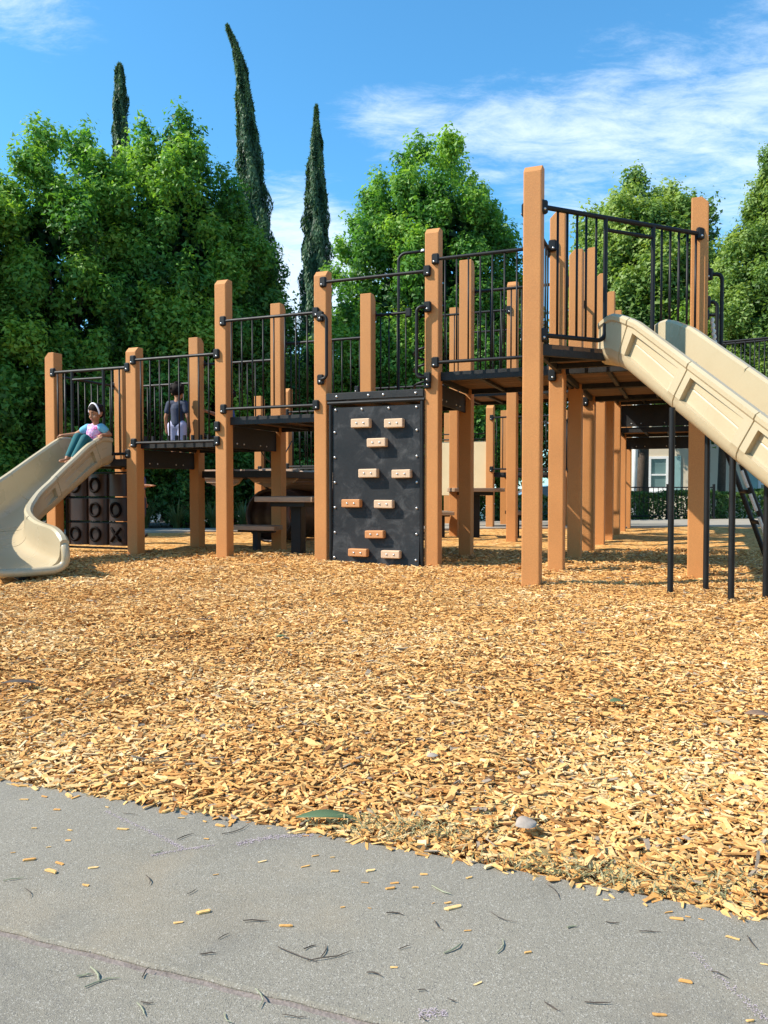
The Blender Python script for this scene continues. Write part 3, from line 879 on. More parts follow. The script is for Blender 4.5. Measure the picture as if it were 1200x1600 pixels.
# --- black climbing wall with bolted hand holds
def climbing_wall():
    x0, x1 = -1.055, -0.115
    yb = -0.075
    NX, NZ = 24, 40
    V = []; 
    for face in (0, 1):
        for q in range(NZ + 1):
            z = 1.60 * q / NZ - 0.02
            for k in range(NX + 1):
                u = k / NX
                x = x0 + (x1 - x0) * u
                y = yb + 0.012 * math.sin(u * math.pi) * math.sin(q / NZ * 3) + (0.022 if face else 0)
                if not face:
                    y -= 0.035 * max(0, 1 - z / 0.5) ** 2 * (0.4 + 0.6 * u ** 4)
                V.append((x, y, z))
    n1 = (NX + 1) * (NZ + 1)
    F = []
    for f in (0, 1):
        for q in range(NZ):
            for k in range(NX):
                i = f * n1 + q * (NX + 1) + k
                F.append((i, i + 1, i + NX + 2, i + NX + 1))
    def brd(i): return (i, i + n1)
    ring = [k for k in range(NX + 1)] + [q * (NX + 1) + NX for q in range(1, NZ + 1)] + [NZ * (NX + 1) + k for k in range(NX - 1, -1, -1)] + [q * (NX + 1) for q in range(NZ - 1, 0, -1)]
    for a, b in zip(ring, ring[1:] + ring[:1]):
        F.append((a, b, b + n1, a + n1))
    w = MB().add(V, F).build('climbing_wall', 'black_rubber', play)
    smooth_by_angle(w.data)
    w['label'] = 'black rubber climbing wall with tan bolted hand holds'
    fr = MB()
    fr.tube([(x0 - 0.022, yb, -0.05), (x0 - 0.022, yb, 1.61)], 0.019, 10)
    fr.tube([(x1 + 0.024, yb, -0.05), (x1 + 0.024, yb, 1.61)], 0.019, 10)
    fr.tube([(x0 - 0.05, yb - 0.004, 1.625), (x1 + 0.05, yb - 0.004, 1.625)], 0.019, 10)
    smooth_by_angle(fr.build('frame', 'black_metal', w, smooth=True).data)
    tb = MB().box((-L + W / 2 + 0.004, yb - 0.012, 1.652), (-W / 2 - 0.004, yb + 0.02, 1.728), 0.006)
    tb.build('top_beam', 'black_deck', w)
    for x in (x0 + 0.05, x0 + 0.40, x0 + 0.56, x1 - 0.04):
        bolt_on(w, x, yb - 0.012, 1.69, RIV)
    for k in range(4):
        bolt_on(w, x0 + 0.035 + (x1 - x0 - 0.07) * k / 3, yb - 0.002, 1.555, RIV)
    for k in range(6):
        z = 1.33 - k * 0.255
        bolt_on(w, x0 + 0.025, yb - 0.003 - 0.02 * max(0, 1 - z / 0.5) ** 2, z, RIV)
        bolt_on(w, x1 - 0.03, yb - 0.003 - 0.03 * max(0, 1 - z / 0.5) ** 2, z, RIV)
    holds = [(-0.829, -0.627, 1.456, 1.367, 0), (-0.471, -0.274, 1.444, 1.357, 0), (-0.656, -0.455, 1.257, 1.171, 0), (-0.748, -0.548, 0.953, 0.867, 0),
             (-0.391, -0.194, 0.943, 0.861, 0), (-0.934, -0.732, 0.648, 0.568, 1), (-0.579, -0.381, 0.643, 0.562, 0), (-0.676, -0.476, 0.338, 0.262, 1),
             (-0.855, -0.652, 0.151, 0.074, 1), (-0.498, -0.301, 0.144, 0.068, 0)]
    for (a, b, zt, zb, c) in holds:
        hm = MB().box((-(b - a) / 2, -0.058, -(zt - zb) / 2), ((b - a) / 2, 0.03, (zt - zb) / 2), 0.007)
        cx, cz = (a + b) / 2, (zt + zb) / 2
        cy = yb - 0.024 * max(0, 1 - cz / 0.5) ** 2
        h = hm.build('hold', 'hold_orange' if c else 'hold_pale', w, (cx, cy, cz))
        h.rotation_euler = (0, random.uniform(-0.02, 0.02), 0)
        for dx in (-0.038, 0.038):
            bolt_on(w, cx + dx, cy - 0.0575, cz)
climbing_wall()

# grab handles on the posts either side of the wall
def grab_handle(x, y, z0, z1, dx, out=-0.05):
    r = 0.05
    s = 1 if dx > 0 else -1
    p = [(0, -0.01, z1)]
    for q in range(0, 91, 15):
        t = R(q); p.append((dx - s * r + s * r * math.sin(t), out, z1 - r + r * math.cos(t)))
    for q in range(0, 91, 15):
        t = R(q); p.append((dx - s * r + s * r * math.cos(t), out, z0 + r - r * math.sin(t)))
    p.append((0, -0.01, z0))
    h = MB().tube(p, 0.0165, 10).build('grab_handle', 'black_metal', play, (x, y, 0), 0, True)
    smooth_by_angle(h.data, 60)
    for z in (z0, z1):
        link('clamp', CLM, h, (0, -0.006, z))
        bolt_on(h, 0, -0.036, z - 0.02)
grab_handle(-L + 0.02, -W / 2 - 0.012, 1.87, 2.51, 0.085)
grab_handle(-0.03, -W / 2 - 0.012, 1.83, 2.51, -0.10)
grab_handle(2 * L + W / 2 + 0.004, 0.12, 1.98, 2.62, 0.11, 0.0)
grab_handle(2 * L + W / 2 - 0.004, 0.42, 1.98, 2.45, 0.09, 0.0)
grab_handle(2 * L + W / 2 - 0.004, 1.00, 1.98, 2.45, 0.14, 0.0)

# coil climber behind the wall, with its arched top pole
def coil_climber():
    o = MB()
    P = [(0, 0, 1.62), (0, 0, 3.40)]
    for q in range(0, 91, 15):
        t = R(q); P.append((0.09 - 0.09 * math.cos(t), 0, 3.40 + 0.09 * math.sin(t)))
    P.append((0.40, 0, 3.49))
    P.append((0.40, 0, 3.47)); P.append((0.40, 0, -0.1))
    o.tube(P, 0.017, 10)
    c = o.build('coil_climber', 'black_metal', play, (-0.85, 1.20 + 0.09, 0), 0, True)
    smooth_by_angle(c.data, 60)
    h = []
    for k in range(0, 12 * 16 + 1):
        t = 2 * math.pi * k / 16
        h.append((0.33 + 0.13 * math.cos(t), 0.13 * math.sin(t), 0.1 + 2.3 * k / (12 * 16)))
    MB().tube(h, 0.014, 7).build('coil', 'black_metal', c, smooth=True)
    MB().dome((0.30, 0, 3.485), 0.028, 0.03, 'z', 10).build('knob', 'white_plastic', c, smooth=True)
coil_climber()

# --- tic-tac-toe rollers under the lowest deck
def tic_tac_toe():
    m = MB()
    x0 = -4 * L + 0.13; cw = 0.305
    y = 0.10
    zr = [0.085, 0.375, 0.665]
    for z in (0.05, 0.352, 0.642, 0.945):
        m.box((x0 - 0.03, y - 0.02, z - 0.012), (x0 + 3 * cw + 0.03, y + 0.02, z + 0.010), 0.003)
    m.box((x0 - 0.055, y - 0.02, 0.0), (x0 - 0.031, y + 0.02, 0.97), 0.003)
    m.box((x0 + 3 * cw + 0.031, y - 0.02, 0.0), (x0 + 3 * cw + 0.075, y + 0.02, 0.97), 0.003)
    p = m.build('tic_tac_toe_panel', 'black_metal', play)
    p['label'] = 'brown tic tac toe panel of turning blocks marked with O and X'
    n = 28
    poly = []
    for k in range(n):
        t = 2 * math.pi * k / n
        r = 0.138 + 0.010 * math.cos(3 * t + 1.2)
        poly.append((r * math.cos(t), r * math.sin(t) * 0.62))
    rm = MB().prism(poly, 0, 0.262)
    me = rm.mesh('roller', 'brown_plastic'); smooth_by_angle(me, 40)
    marks = [['O', 'O', 'X'], ['', 'O', 'O'], ['O', 'O', '']]      # bottom, middle, top row
    def surf(u):
        # front of the roller at offset u from its axis
        k = max(-1, min(1, u / 0.138)); return -0.62 * 0.138 * math.sqrt(max(0, 1 - k * k)) - 0.008
    for rw in range(3):
        for cc in range(3):
            cx = x0 + cw * (cc + 0.5)
            link('roller', me, p, (cx, y, zr[rw]))
            s = marks[rw][cc]
            cz = zr[rw] + 0.131
            if s == 'O':
                pts = [(0.068 * math.cos(2 * math.pi * k / 24), surf(0.068 * math.cos(2 * math.pi * k / 24)), 0.078 * math.sin(2 * math.pi * k / 24)) for k in range(24)]
                MB().tube(pts, 0.016, 6, closed=True).build('letter', 'brown_dark', p, (cx, y, cz), 0, True)
            elif s == 'X':
                mm = MB()
                for sg in (-1, 1):
                    mm.tube([(0.07 * q * sg, surf(0.07 * q), 0.08 * q) for q in (-1, -0.5, 0, 0.5, 1)], 0.016, 6)
                mm.build('letter', 'brown_dark', p, (cx, y, cz), 0, True)
tic_tac_toe()

# --- sagging plank bridge, crawl tunnel and play panels in the middle of the structure
def plank_bridge():
    m = MB()
    i0 = -3 * L + 0.10; wd = 1.0
    n = 17; y0, y1 = 2 * L + 0.02, 3 * L - 0.02
    def prof(t):
        return 1.0 - 0.26 * math.sin(math.pi * t)
    for s in (0.02, wd - 0.02):
        m.tube([(i0 + s, y0 + (y1 - y0) * k / 12, prof(k / 12) - 0.03) for k in range(13)], 0.016, 6)
    b = m.build('plank_bridge', 'black_metal', play)
    pm = MB().box((0, -0.032, -0.016), (wd, 0.032, 0.016), 0.004).mesh('plank', 'bridge_wood')
    for k in range(n):
        t = (k + 0.5) / n
        o = link('plank', pm, b, (i0, y0 + (y1 - y0) * t, prof(t)))
        o.rotation_euler = (math.atan2(prof(t + 0.02) - prof(t - 0.02), 0.04 * (y1 - y0)), 0, 0)
    for s in (0.0, wd):
        MB().tube([(i0 + s, y0 + (y1 - y0) * k / 12, prof(k / 12) + 0.50 - 0.10 * math.sin(math.pi * k / 12)) for k in range(13)], 0.010, 6).build('chain_rail', 'black_metal', b, smooth=True)
    # rounded apron of boards that hangs at the near end of the bridge
    ap = MB()
    for (xa, xb, lo, nm) in ((-3.42 * L, -2.83 * L, 0.74, 0), (-2.80 * L, -2.10 * L, 0.80, 1)):
        for r in range(4):
            z1 = 1.02 - r * 0.062; z0 = z1 - 0.058
            def half(z):
                k = (z - 0.765) / 0.26
                return math.sqrt(max(0.0, 1 - (1 - min(1, max(0, k))) ** 2.2))
            c = (xa + xb) / 2; hw = (xb - xa) / 2
            a1, a0 = hw * max(0.18, half(z1)), hw * max(0.12, half(z0))
            yy = 1.62 * L + 0.03 * r
            mm = MB().add([(c - a0, yy, z0), (c + a0, yy, z0), (c + a1, yy, z1), (c - a1, yy, z1), (c - a0, yy + 0.05, z0), (c + a0, yy + 0.05, z0), (c + a1, yy + 0.05, z1), (c - a1, yy + 0.05, z1)],
                          [(0, 1, 2, 3), (4, 5, 6, 7), (0, 1, 5, 4), (1, 2, 6, 5), (2, 3, 7, 6), (3, 0, 4, 7)])
            mm.build('board', 'bridge_wood', b)
plank_bridge()

def tunnel():
    m = MB()
    n = 28
    prof = []
    for k in range(13):
        y = 1.75 * L + 0.085 * L * k
        r = 0.36 + (0.012 if k % 3 == 0 else 0)
        prof.append((y, r))
    V = []; F = []
    for (y, r) in prof:
        for q in range(n):
            t = 2 * math.pi * q / n
            V.append((-2.55 * L + r * math.cos(t), y, 0.38 + r * math.sin(t)))
    for (y, r) in reversed(prof):
        for q in range(n):
            t = 2 * math.pi * q / n
            V.append((-2.55 * L + (r - 0.03) * math.cos(t), y, 0.38 + (r - 0.03) * math.sin(t)))
    rows = len(prof) * 2
    for k in range(rows):
        for q in range(n):
            a = k * n; b = ((k + 1) % rows) * n
            F.append((a + q, a + (q + 1) % n, b + (q + 1) % n, b + q))
    o = MB().add(V, F).build('crawl_tunnel', 'brown_plastic', play, smooth=True)
    o['label'] = 'dark brown plastic crawl tunnel under the plank bridge'
tunnel()

def panel_with_arch():
    # mauve panel with a crawl hole between two far posts
    n = 24
    ln = L - W - 0.02
    pts = [(0, 0.02), (ln, 0.02), (ln, 0.93), (0, 0.93)]
    bm = bmesh.new()
    cx, cz, r = ln * 0.5, 0.45, 0.30
    outer = []
    for k in range(n):
        t = 2 * math.pi * k / n - math.pi
        c, s = math.cos(t), math.sin(t)
        kx = (ln / 2) / abs(c) if abs(c) > 1e-6 else 9
        kz = ((0.93 - cz) / s if s > 1e-6 else ((cz - 0.02) / -s if s < -1e-6 else 9))
        q = min(kx, kz)
        outer.append((cx + c * q, cz + s * q))
    inner = [(cx + r * math.cos(2 * math.pi * k / n - math.pi), cz + r * math.sin(2 * math.pi * k / n - math.pi)) for k in range(n)]
    V = []; F = []
    for y in (0, 0.03):
        V += [(x, y, z) for x, z in outer] + [(x, y, z) for x, z in inner]
    for k in range(n):
        k2 = (k + 1) % n
        F += [(k, k2, n + k2, n + k), (2 * n + k, 2 * n + k2, 3 * n + k2, 3 * n + k), (k, k2, 2 * n + k2, 2 * n + k), (n + k, n + k2, 3 * n + k2, 3 * n + k)]
    bm.free()
    p = MB().add(V, F).build('crawl_panel', 'mauve_panel', play, (-3 * L + W / 2 + 0.01, 3 * L - 0.02, 0))
    p['label'] = 'mauve play panel with a round crawl hole'
    pts = [(cx + (r + 0.01) * math.cos(2 * math.pi * k / 28), -0.012, cz + (r + 0.01) * math.sin(2 * math.pi * k / 28)) for k in range(28)]
    MB().tube(pts, 0.022, 8, closed=True).build('hole_rim', 'purple_plastic', p, smooth=True)
panel_with_arch()

def cream_panel():
    p = MB().box((W / 2 + 0.005, -0.02, 0.62), (L - W / 2 - 0.005, 0.01, 1.66), 0.006).build('play_panel', 'cream_panel', play, (-2 * L, 6 * L, 0))
    p['label'] = 'flat cream play panel between two far posts'
    m = MB().tube([(0.03, -0.035, 1.695), (L - 0.03, -0.035, 1.695)], 0.014, 8)
    m.tube([(0.03, 0.0, 1.80), (L - 0.03, 0.0, 1.80)], 0.012, 8)
    r = m.build('rail', 'black_metal', p, smooth=True)
cream_panel()

# --- rope climber and sloping ladder on the right flank
def side_ladder():
    m = MB()
    a0 = Vector((2 * L + 0.06, 0.28, 1.85)); a1 = Vector((3.14, 0.555, -0.05))
    offs = Vector((-0.06, 0.42, 0))
    for o in (Vector((0, 0, 0)), offs):
        d = (a1 - a0)
        m.tube([a0 + o, a0 + o + d * 0.35, a1 + o], 0.024, 10)
    s = m.build('ladder', 'black_metal', play, smooth=True)
    smooth_by_angle(s.data)
    rung = MB().tube([(0, 0, 0), tuple(offs)], 0.020, 8)
    me = rung.mesh('rung', 'black_metal', True)
    for k in range(6):
        p = a0 + (a1 - a0) * (0.14 + 0.15 * k)
        link('rung', me, s, p)
    # pale side plate with bolt holes on the near stringer
    ang = math.atan2((a1 - a0).z, (a1 - a0).x)
    m2 = MB()
    for k in range(5):
        p = a0 + (a1 - a0) * (0.38 + 0.11 * k); q = a0 + (a1 - a0) * (0.46 + 0.11 * k)
        m2.tube([p + Vector((-0.02, -0.028, 0)), q + Vector((-0.02, -0.028, 0))], 0.017, 6)
    m2.build('side_plate', 'rope', s)
    m3 = MB()
    pts = []
    for k in range(40):
        t = k / 39
        pts.append((2 * L + W / 2 + 0.035 + 0.05 * t + 0.006 * math.sin(k * 1.4), 0.02 + 0.006 * math.cos(k * 1.4), 2.22 - 0.42 * t))
    m3.tube(pts, 0.016, 7)
    m3.build('rope', 'rope', s, smooth=True)
side_ladder()

# ------------------------------------------------------------------ slides
def sweep_slide(name, path, up0, width, wall, windows, seams, mat='slide', flare=None, wall_fn=None):
    """chute: U-shaped shell swept along path (list of Vectors, the bed line). windows: recess spans (s0, s1) in metres."""
    P = [Vector(p) for p in path]
    S = [0.0]
    for a, b in zip(P, P[1:]): S.append(S[-1] + (b - a).length)
    tot = S[-1]
    def at(s):
        s = max(0, min(tot, s))
        for k in range(len(P) - 1):
            if s <= S[k + 1] or k == len(P) - 2:
                t = (s - S[k]) / max(1e-9, S[k + 1] - S[k])
                return P[k].lerp(P[k + 1], t)
    ss = set(np.round(np.linspace(0, tot, int(tot / 0.035)), 4))
    for a, b in windows:
        for v in (a - 0.001, a, a + 0.012, b - 0.02, b, b + 0.001): ss.add(round(v, 4))
    for q in seams:
        for v in (q - 0.007, q - 0.0045, q + 0.0045, q + 0.007): ss.add(round(v, 4))
    ss = sorted(v for v in ss if 0 <= v <= tot)
    V = []; F = []
    for s in ss:
        c = at(s)
        d = (at(min(tot, s + 0.06)) - at(max(0, s - 0.06))).normalized()
        side = d.cross(Vector((0, 0, 1))).normalized()      # to the right when going down
        up = side.cross(d).normalized()
        wl = wall_fn(s, tot) if wall_fn else (wall, wall)
        w = width / 2
        if flare: w += flare(s, tot)
        sm = any(abs(s - q) < 0.006 for q in seams)
        g = 0.008 if sm else 0.0
        prof = []
        # inner line from the left rim over the bed to the right rim, then the outer line back
        t = 0.035
        hl, hr = wl
        rc = 0.13
        inner = [(-w, hl - 0.02), (-w, rc + 0.04)]
        for q in range(1, 6):
            a = math.pi + (math.pi / 2) * q / 6
            inner.append((-w + rc + rc * math.cos(a), rc + rc * math.sin(a)))
        inner.append((0, -0.004))
        inner += [(-a, b) for a, b in inner[:-1]][::-1]
        inner = [(a, (b if abs(a) < w - 0.001 or b < rc + 0.1 else (hr - 0.02))) for a, b in inner]
        inner[0] = (-w, hl - 0.02)
        inner = [(a * (1 - 0), b - g) for a, b in inner]
        rec = 0.0
        for (a, b) in windows:
            if a <= s <= b:
                rec = 0.040 * (1 - (s - a) / (b - a)) ** 0.8 + 0.005
        def outer_wall(sg, h):
            o = [(w, h), (w + 0.018, h + 0.018), (w + 0.055, h + 0.018), (w + 0.076, h), (w + 0.074, h - 0.03), (w + 0.060, h - 0.045)]
            zt = h - 0.075; zb_ = 0.085
            q0 = w + 0.060
            o += [(q0, zt), (q0 - rec, zt - 0.004), (q0 - rec, zb_ + (zt - zb_) * 0.62 + 0.004), (q0 - rec - (0.005 if rec else 0), zb_ + (zt - zb_) * 0.6),
                  (q0 - rec, zb_ + (zt - zb_) * 0.58 - 0.004), (q0 - rec, zb_ + 0.004), (q0 - 0.003, zb_)]
            for q in range(1, 5):
                a = (math.pi / 2) * q / 5
                o.append((w + 0.057 - 0.12 * (1 - math.cos(a)), zb_ - 0.12 * math.sin(a)))
            return [(sg * (a - g), b) for a, b in o]
        oR = outer_wall(1, hr); oL = outer_wall(-1, hl)
        prof = inner + oR + [(0, -0.04)] + oL[::-1]
        for a, b in prof:
            V.append(c + side * a + up * b)
        npf = len(prof)
    for k in range(len(ss) - 1):
        for q in range(npf):
            F.append((k * npf + q, k * npf + (q + 1) % npf, (k + 1) * npf + (q + 1) % npf, (k + 1) * npf + q))
    F.append(tuple(range(npf))[::-1]); F.append(tuple((len(ss) - 1) * npf + q for q in range(npf)))
    me = MB().add(V, F).mesh(name, mat)
    smooth_by_angle(me, 32)
    return me, at, tot

HYP = (GW(2, 0) - GW(1, -1)).normalized()
SDIR = Vector((HYP.y, -HYP.x, 0))
def right_slide():
    mid = GW(1, -1).lerp(GW(2, 0), 0.555) + SDIR * (-0.02)
    root = thing('slide', 'straight beige plastic slide descending to the right from the highest deck', 'slide', (mid.x, mid.y, 0))
    z0 = 1.805
    pts = [mid + Vector((0, 0, z0)) - SDIR * 0.02, mid + SDIR * 0.10 + Vector((0, 0, z0 - 0.01))]
    sl = math.tan(R(35.2))
    pts += [mid + SDIR * 0.26 + Vector((0, 0, z0 - 0.085))]
    x = 0.30
    while x < 2.25:
        pts.append(mid + SDIR * x + Vector((0, 0, z0 - 0.085 - (x - 0.26) * sl))); x += 0.1
    zl = pts[-1].z
    for k in range(1, 8):
        t = k / 7
        pts.append(mid + SDIR * (2.2 + 0.6 * t) + Vector((0, 0, zl - 0.085 * 2.4 * (t - 0.5 * t * t))))
    pts = [p - Vector((mid.x, mid.y, 0)) for p in pts]
    def wf(s, tot):
        k = min(1, max(0, s / 0.10))
        h = 0.29 + 0.05 * k
        e = max(0, (s - tot + 0.5) / 0.5)
        return (h - 0.16 * e, h - 0.16 * e)
    seams = [0.24, 0.94, 1.64, 2.34]
    wins = [(0.30, 0.86), (1.00, 1.56), (1.70, 2.26)]
    me, at, tot = sweep_slide('chute', pts, None, 0.47, 0.34, wins, seams, wall_fn=wf)
    link('chute', me, root)
    def pole(px, py, ztop):
        o = MB().tube([(0, 0, -0.1), (0, 0, ztop)], 0.021, 12).build('support_pole', 'black_metal', root, (px - mid.x, py - mid.y, 0), 0, True)
        smooth_by_angle(o.data)
    for (px, py) in ((2.02, 5.465), (2.41, 5.80), (2.34, 5.22), (2.645, 5.365)):
        d = (Vector((px, py, 0)) - Vector((mid.x, mid.y, 0))).dot(SDIR)
        pole(px, py, z0 - 0.085 - (d - 0.26) * sl + (0.075 if px in (2.02, 2.34) else -0.02))
right_slide()

def left_slide():
    s0 = GW(-3.52, 0)
    root = thing('slide', 'low curved beige slide with the girl sitting at its top', 'slide', (s0.x, s0.y, 0))
    ctrl = [(-3.405, 9.13, 1.065), (-3.455, 8.98, 1.02), (-3.57, 8.66, 0.83), (-3.69, 8.22, 0.585), (-3.74, 7.78, 0.40), (-3.66, 7.36, 0.28), (-3.44, 6.98, 0.19), (-3.15, 6.64, 0.12), (-2.93, 6.38, 0.085)]
    pts = [p - Vector((s0.x, s0.y, 0)) for p in catmull(ctrl, 8)]
    def wf(s, tot):
        k = min(1, max(0, s / 0.12))
        h = 0.27 + 0.045 * k
        e = min(1, max(0, (s - tot + 0.34) / 0.34))
        k2 = 1 - 0.55 * (1 - math.sqrt(max(0, 1 - e * e)))
        far = -0.05 * math.sin(min(1, s / tot) * math.pi)
        return ((h + far) * k2, h * k2)
    def fl(s, tot):
        e = max(0, (s - tot + 0.7) / 0.7)
        return 0.035 * e ** 1.5
    me, at, tot = sweep_slide('chute', pts, None, 0.46, 0.31, [(0.26, 0.86), (1.06, 1.30)], [0.20, 0.98, 1.75, 2.3], wall_fn=wf, flare=fl)
    link('chute', me, root)
    # foot under the exit
    e = at(tot - 0.18)
    MB().tube([(e.x, e.y, -0.1), (e.x, e.y, 0.08)], 0.06, 10).build('support_pole', 'black_metal', root)
    e = at(1.15)
    MB().tube([(e.x, e.y, -0.1), (e.x, e.y, e.z - 0.03)], 0.03, 10).build('support_pole', 'black_metal', root)
    # rounded lip roll across the exit
    d = (at(tot) - at(tot - 0.05)).normalized(); side = d.cross(Vector((0, 0, 1))).normalized(); up = side.cross(d)
    w = 0.23 + 0.035 + 0.036
    lip = [(-w, 0.21), (-w, 0.165), (-w, 0.11), (-w, 0.07)] + [(-w + 0.13 - 0.13 * math.cos(R(a)), 0.07 + 0.085 - 0.085 - 0.085 * math.sin(R(a))) for a in (20, 40, 60, 80)]
    lip += [(0, -0.018)] + [(-a, b) for a, b in lip][::-1]
    MB().tube([at(tot) + side * a + up * b - d * (0.004 + 0.10 * (max(0, b - 0.12) / 0.09) ** 2) for a, b in lip], 0.036, 12).build('lip', 'slide', root, smooth=True)
    return root
left_slide()

# ------------------------------------------------------------------ tables under the decks
def plank_table(name, label, loc, top_w, z, seats, rz, leg_w=0.13):
    t = thing(name, label, 'table', loc, rz)
    n = 5; pd = top_w / n
    me = MB().box((-top_w / 2, 0, -0.06), (top_w / 2, pd - 0.008, 0), 0.006).mesh('plank', 'table_wood')
    tt = MB().box((-top_w * 0.3, -top_w * 0.36, z - 0.115), (top_w * 0.3, top_w * 0.36, z - 0.062), 0.004).build('table_frame', 'black_metal', t)
    for k in range(n):
        link('plank', me, t, (0, -top_w / 2 + k * pd, z))
    MB().box((-leg_w / 2, -leg_w / 2, -0.1), (leg_w / 2, leg_w / 2, z - 0.116), 0.006).build('leg', 'black_metal', t)
    for (sx, sy, sw, sd, sz, rot) in seats:
        sp = 0.5 * sd
        s = MB().box((-sw / 2, -sd / 2, sz - 0.055), (sw / 2, -0.005, sz), 0.006)
        s.box((-sw / 2 + 0.03, 0.005, sz - 0.055), (sw / 2 - 0.03, sd / 2, sz), 0.006)
        so_ = s.build('seat', 'table_wood', t, (sx, sy, 0), rot)
        MB().box((-0.038, -0.038, -0.1), (0.038, 0.038, sz - 0.056), 0.004).build('leg', 'black_metal', so_)
        MB().box((-sw * 0.4, -0.03, sz - 0.085), (sw * 0.4, 0.03, sz - 0.057), 0.003).build('bracket', 'black_metal', so_)
    return t
plank_table('plank_table', 'small weathered plank table left of the black climbing wall', (-1.00, 9.06, 0), 0.74, 0.665, [(-0.60, 0.07, 0.62, 0.28, 0.315, 0.02), (0.62, 0.05, 0.3, 0.5, 0.315, 0)], -PHI)
plank_table('plank_table', 'weathered plank table standing behind the post right of the climbing wall', (1.43, 12.2, 0), 0.78, 0.765, [(-0.52, 0.0, 0.30, 0.6, 0.40, 0), (0.66, 0.0, 0.30, 0.6, 0.40, 0)], 0.06)

# ------------------------------------------------------------------ foliage
def leaf_quads(C, N, ln, wd, r):
    """pointed leaves at centres C with normals N"""
    n = len(C)
    N = N / np.maximum(np.linalg.norm(N, axis=1, keepdims=True), 1e-6)
    A = r.normal(size=(n, 3)); A -= (A * N).sum(1, keepdims=True) * N
    A /= np.maximum(np.linalg.norm(A, axis=1, keepdims=True), 1e-6)
    B = np.cross(N, A)
    ln = ln[:, None]; wd = wd[:, None]
    V = np.stack([C - A * ln * 0.42 + B * wd * 0.62, C - A * ln * 0.42 - B * wd * 0.62, C + A * ln * 0.62], 1).reshape(-1, 3)
    Q = np.arange(3 * n).reshape(n, 3)
    return V, Q

def clump_leaves(CC, AX, rad, per, leaf, r, elong=1.5, tip=0.5, base_tint=None):
    """leaves spread through plume-shaped clumps; CC centres, AX plume axes, rad radii"""
    m = len(CC)
    idx = np.repeat(np.arange(m), per)
    n = len(idx)
    D = r.normal(size=(n, 3)); D /= np.linalg.norm(D, axis=1, keepdims=True)
    rr = r.random(n) ** 0.45
    ax = AX[idx]
    along = (D * ax).sum(1)
    # taper towards the tip of the plume
    P = D * rr[:, None]
    al = along * rr
    perp = P - al[:, None] * ax
    perp *= (1.0 - 0.38 * np.clip(al, -1, 1))[:, None]
    P = perp + ax * (al * elong)[:, None]
    C = CC[idx] + P * rad[idx][:, None]
    N = D * 0.9 + r.normal(size=(n, 3)) * 0.55 + np.array([0, 0, 0.45])
    ln = leaf * r.uniform(0.65, 1.35, n); wd = ln * r.uniform(0.45, 0.7, n)
    V, Q = leaf_quads(C, N, ln, wd, r)
    bt = (r.random(m) * 0.35 + 0.15) if base_tint is None else base_tint
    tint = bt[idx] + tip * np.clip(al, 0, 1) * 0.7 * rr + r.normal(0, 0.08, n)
    return V, Q, np.repeat(np.clip(tint, 0, 1), 3)

def limb(m, p, q, r0, r1, r):
    mid = (Vector(p) + Vector(q)) / 2 + Vector(r.normal(0, 0.12, 3))
    m.tube([p, mid, q], [r0, (r0 + r1) / 2, r1], 7)

def profile_dome(t):
    t = np.clip(t, 0, 1)
    return np.sqrt(np.clip(1 - t ** 2.3, 0, 1)) * np.minimum(1.0, 0.80 + 0.9 * t) + 0.03
def profile_cone(t):
    t = np.clip(t, 0, 1)
    return (1 - t ** 1.5) ** 0.75 * np.minimum(1.0, 0.80 + 0.8 * t) + 0.05

def spread_points(n, zlen, rx, ry, prof, r):
    """roughly even points over a crown's envelope: t (height 0..1), a (azimuth)"""
    pts = []
    cand = 14
    for (t, a) in ((0.99, r.random() * 6.28), (0.93, r.random() * 6.28), (0.90, r.random() * 6.28), (0.90, r.random() * 6.28)):
        R_ = prof(np.array([t]))[0]
        pts.append((np.array([R_ * rx * math.cos(a), R_ * ry * math.sin(a), t * zlen]), t, a))
    for k in range(n):
        best = None; bd = -1
        for q in range(cand):
            t = r.random() ** 0.85; a = r.random() * 6.2832
            R_ = prof(np.array([t]))[0]
            p = np.array([R_ * rx * math.cos(a), R_ * ry * math.sin(a), t * zlen])
            if a > math.pi and False: pass
            d = min([np.sum((p - o[0]) ** 2) for o in pts[-160:]], default=1e9)
            if d > bd: bd, best = d, (p, t, a)
        pts.append(best)
    return pts

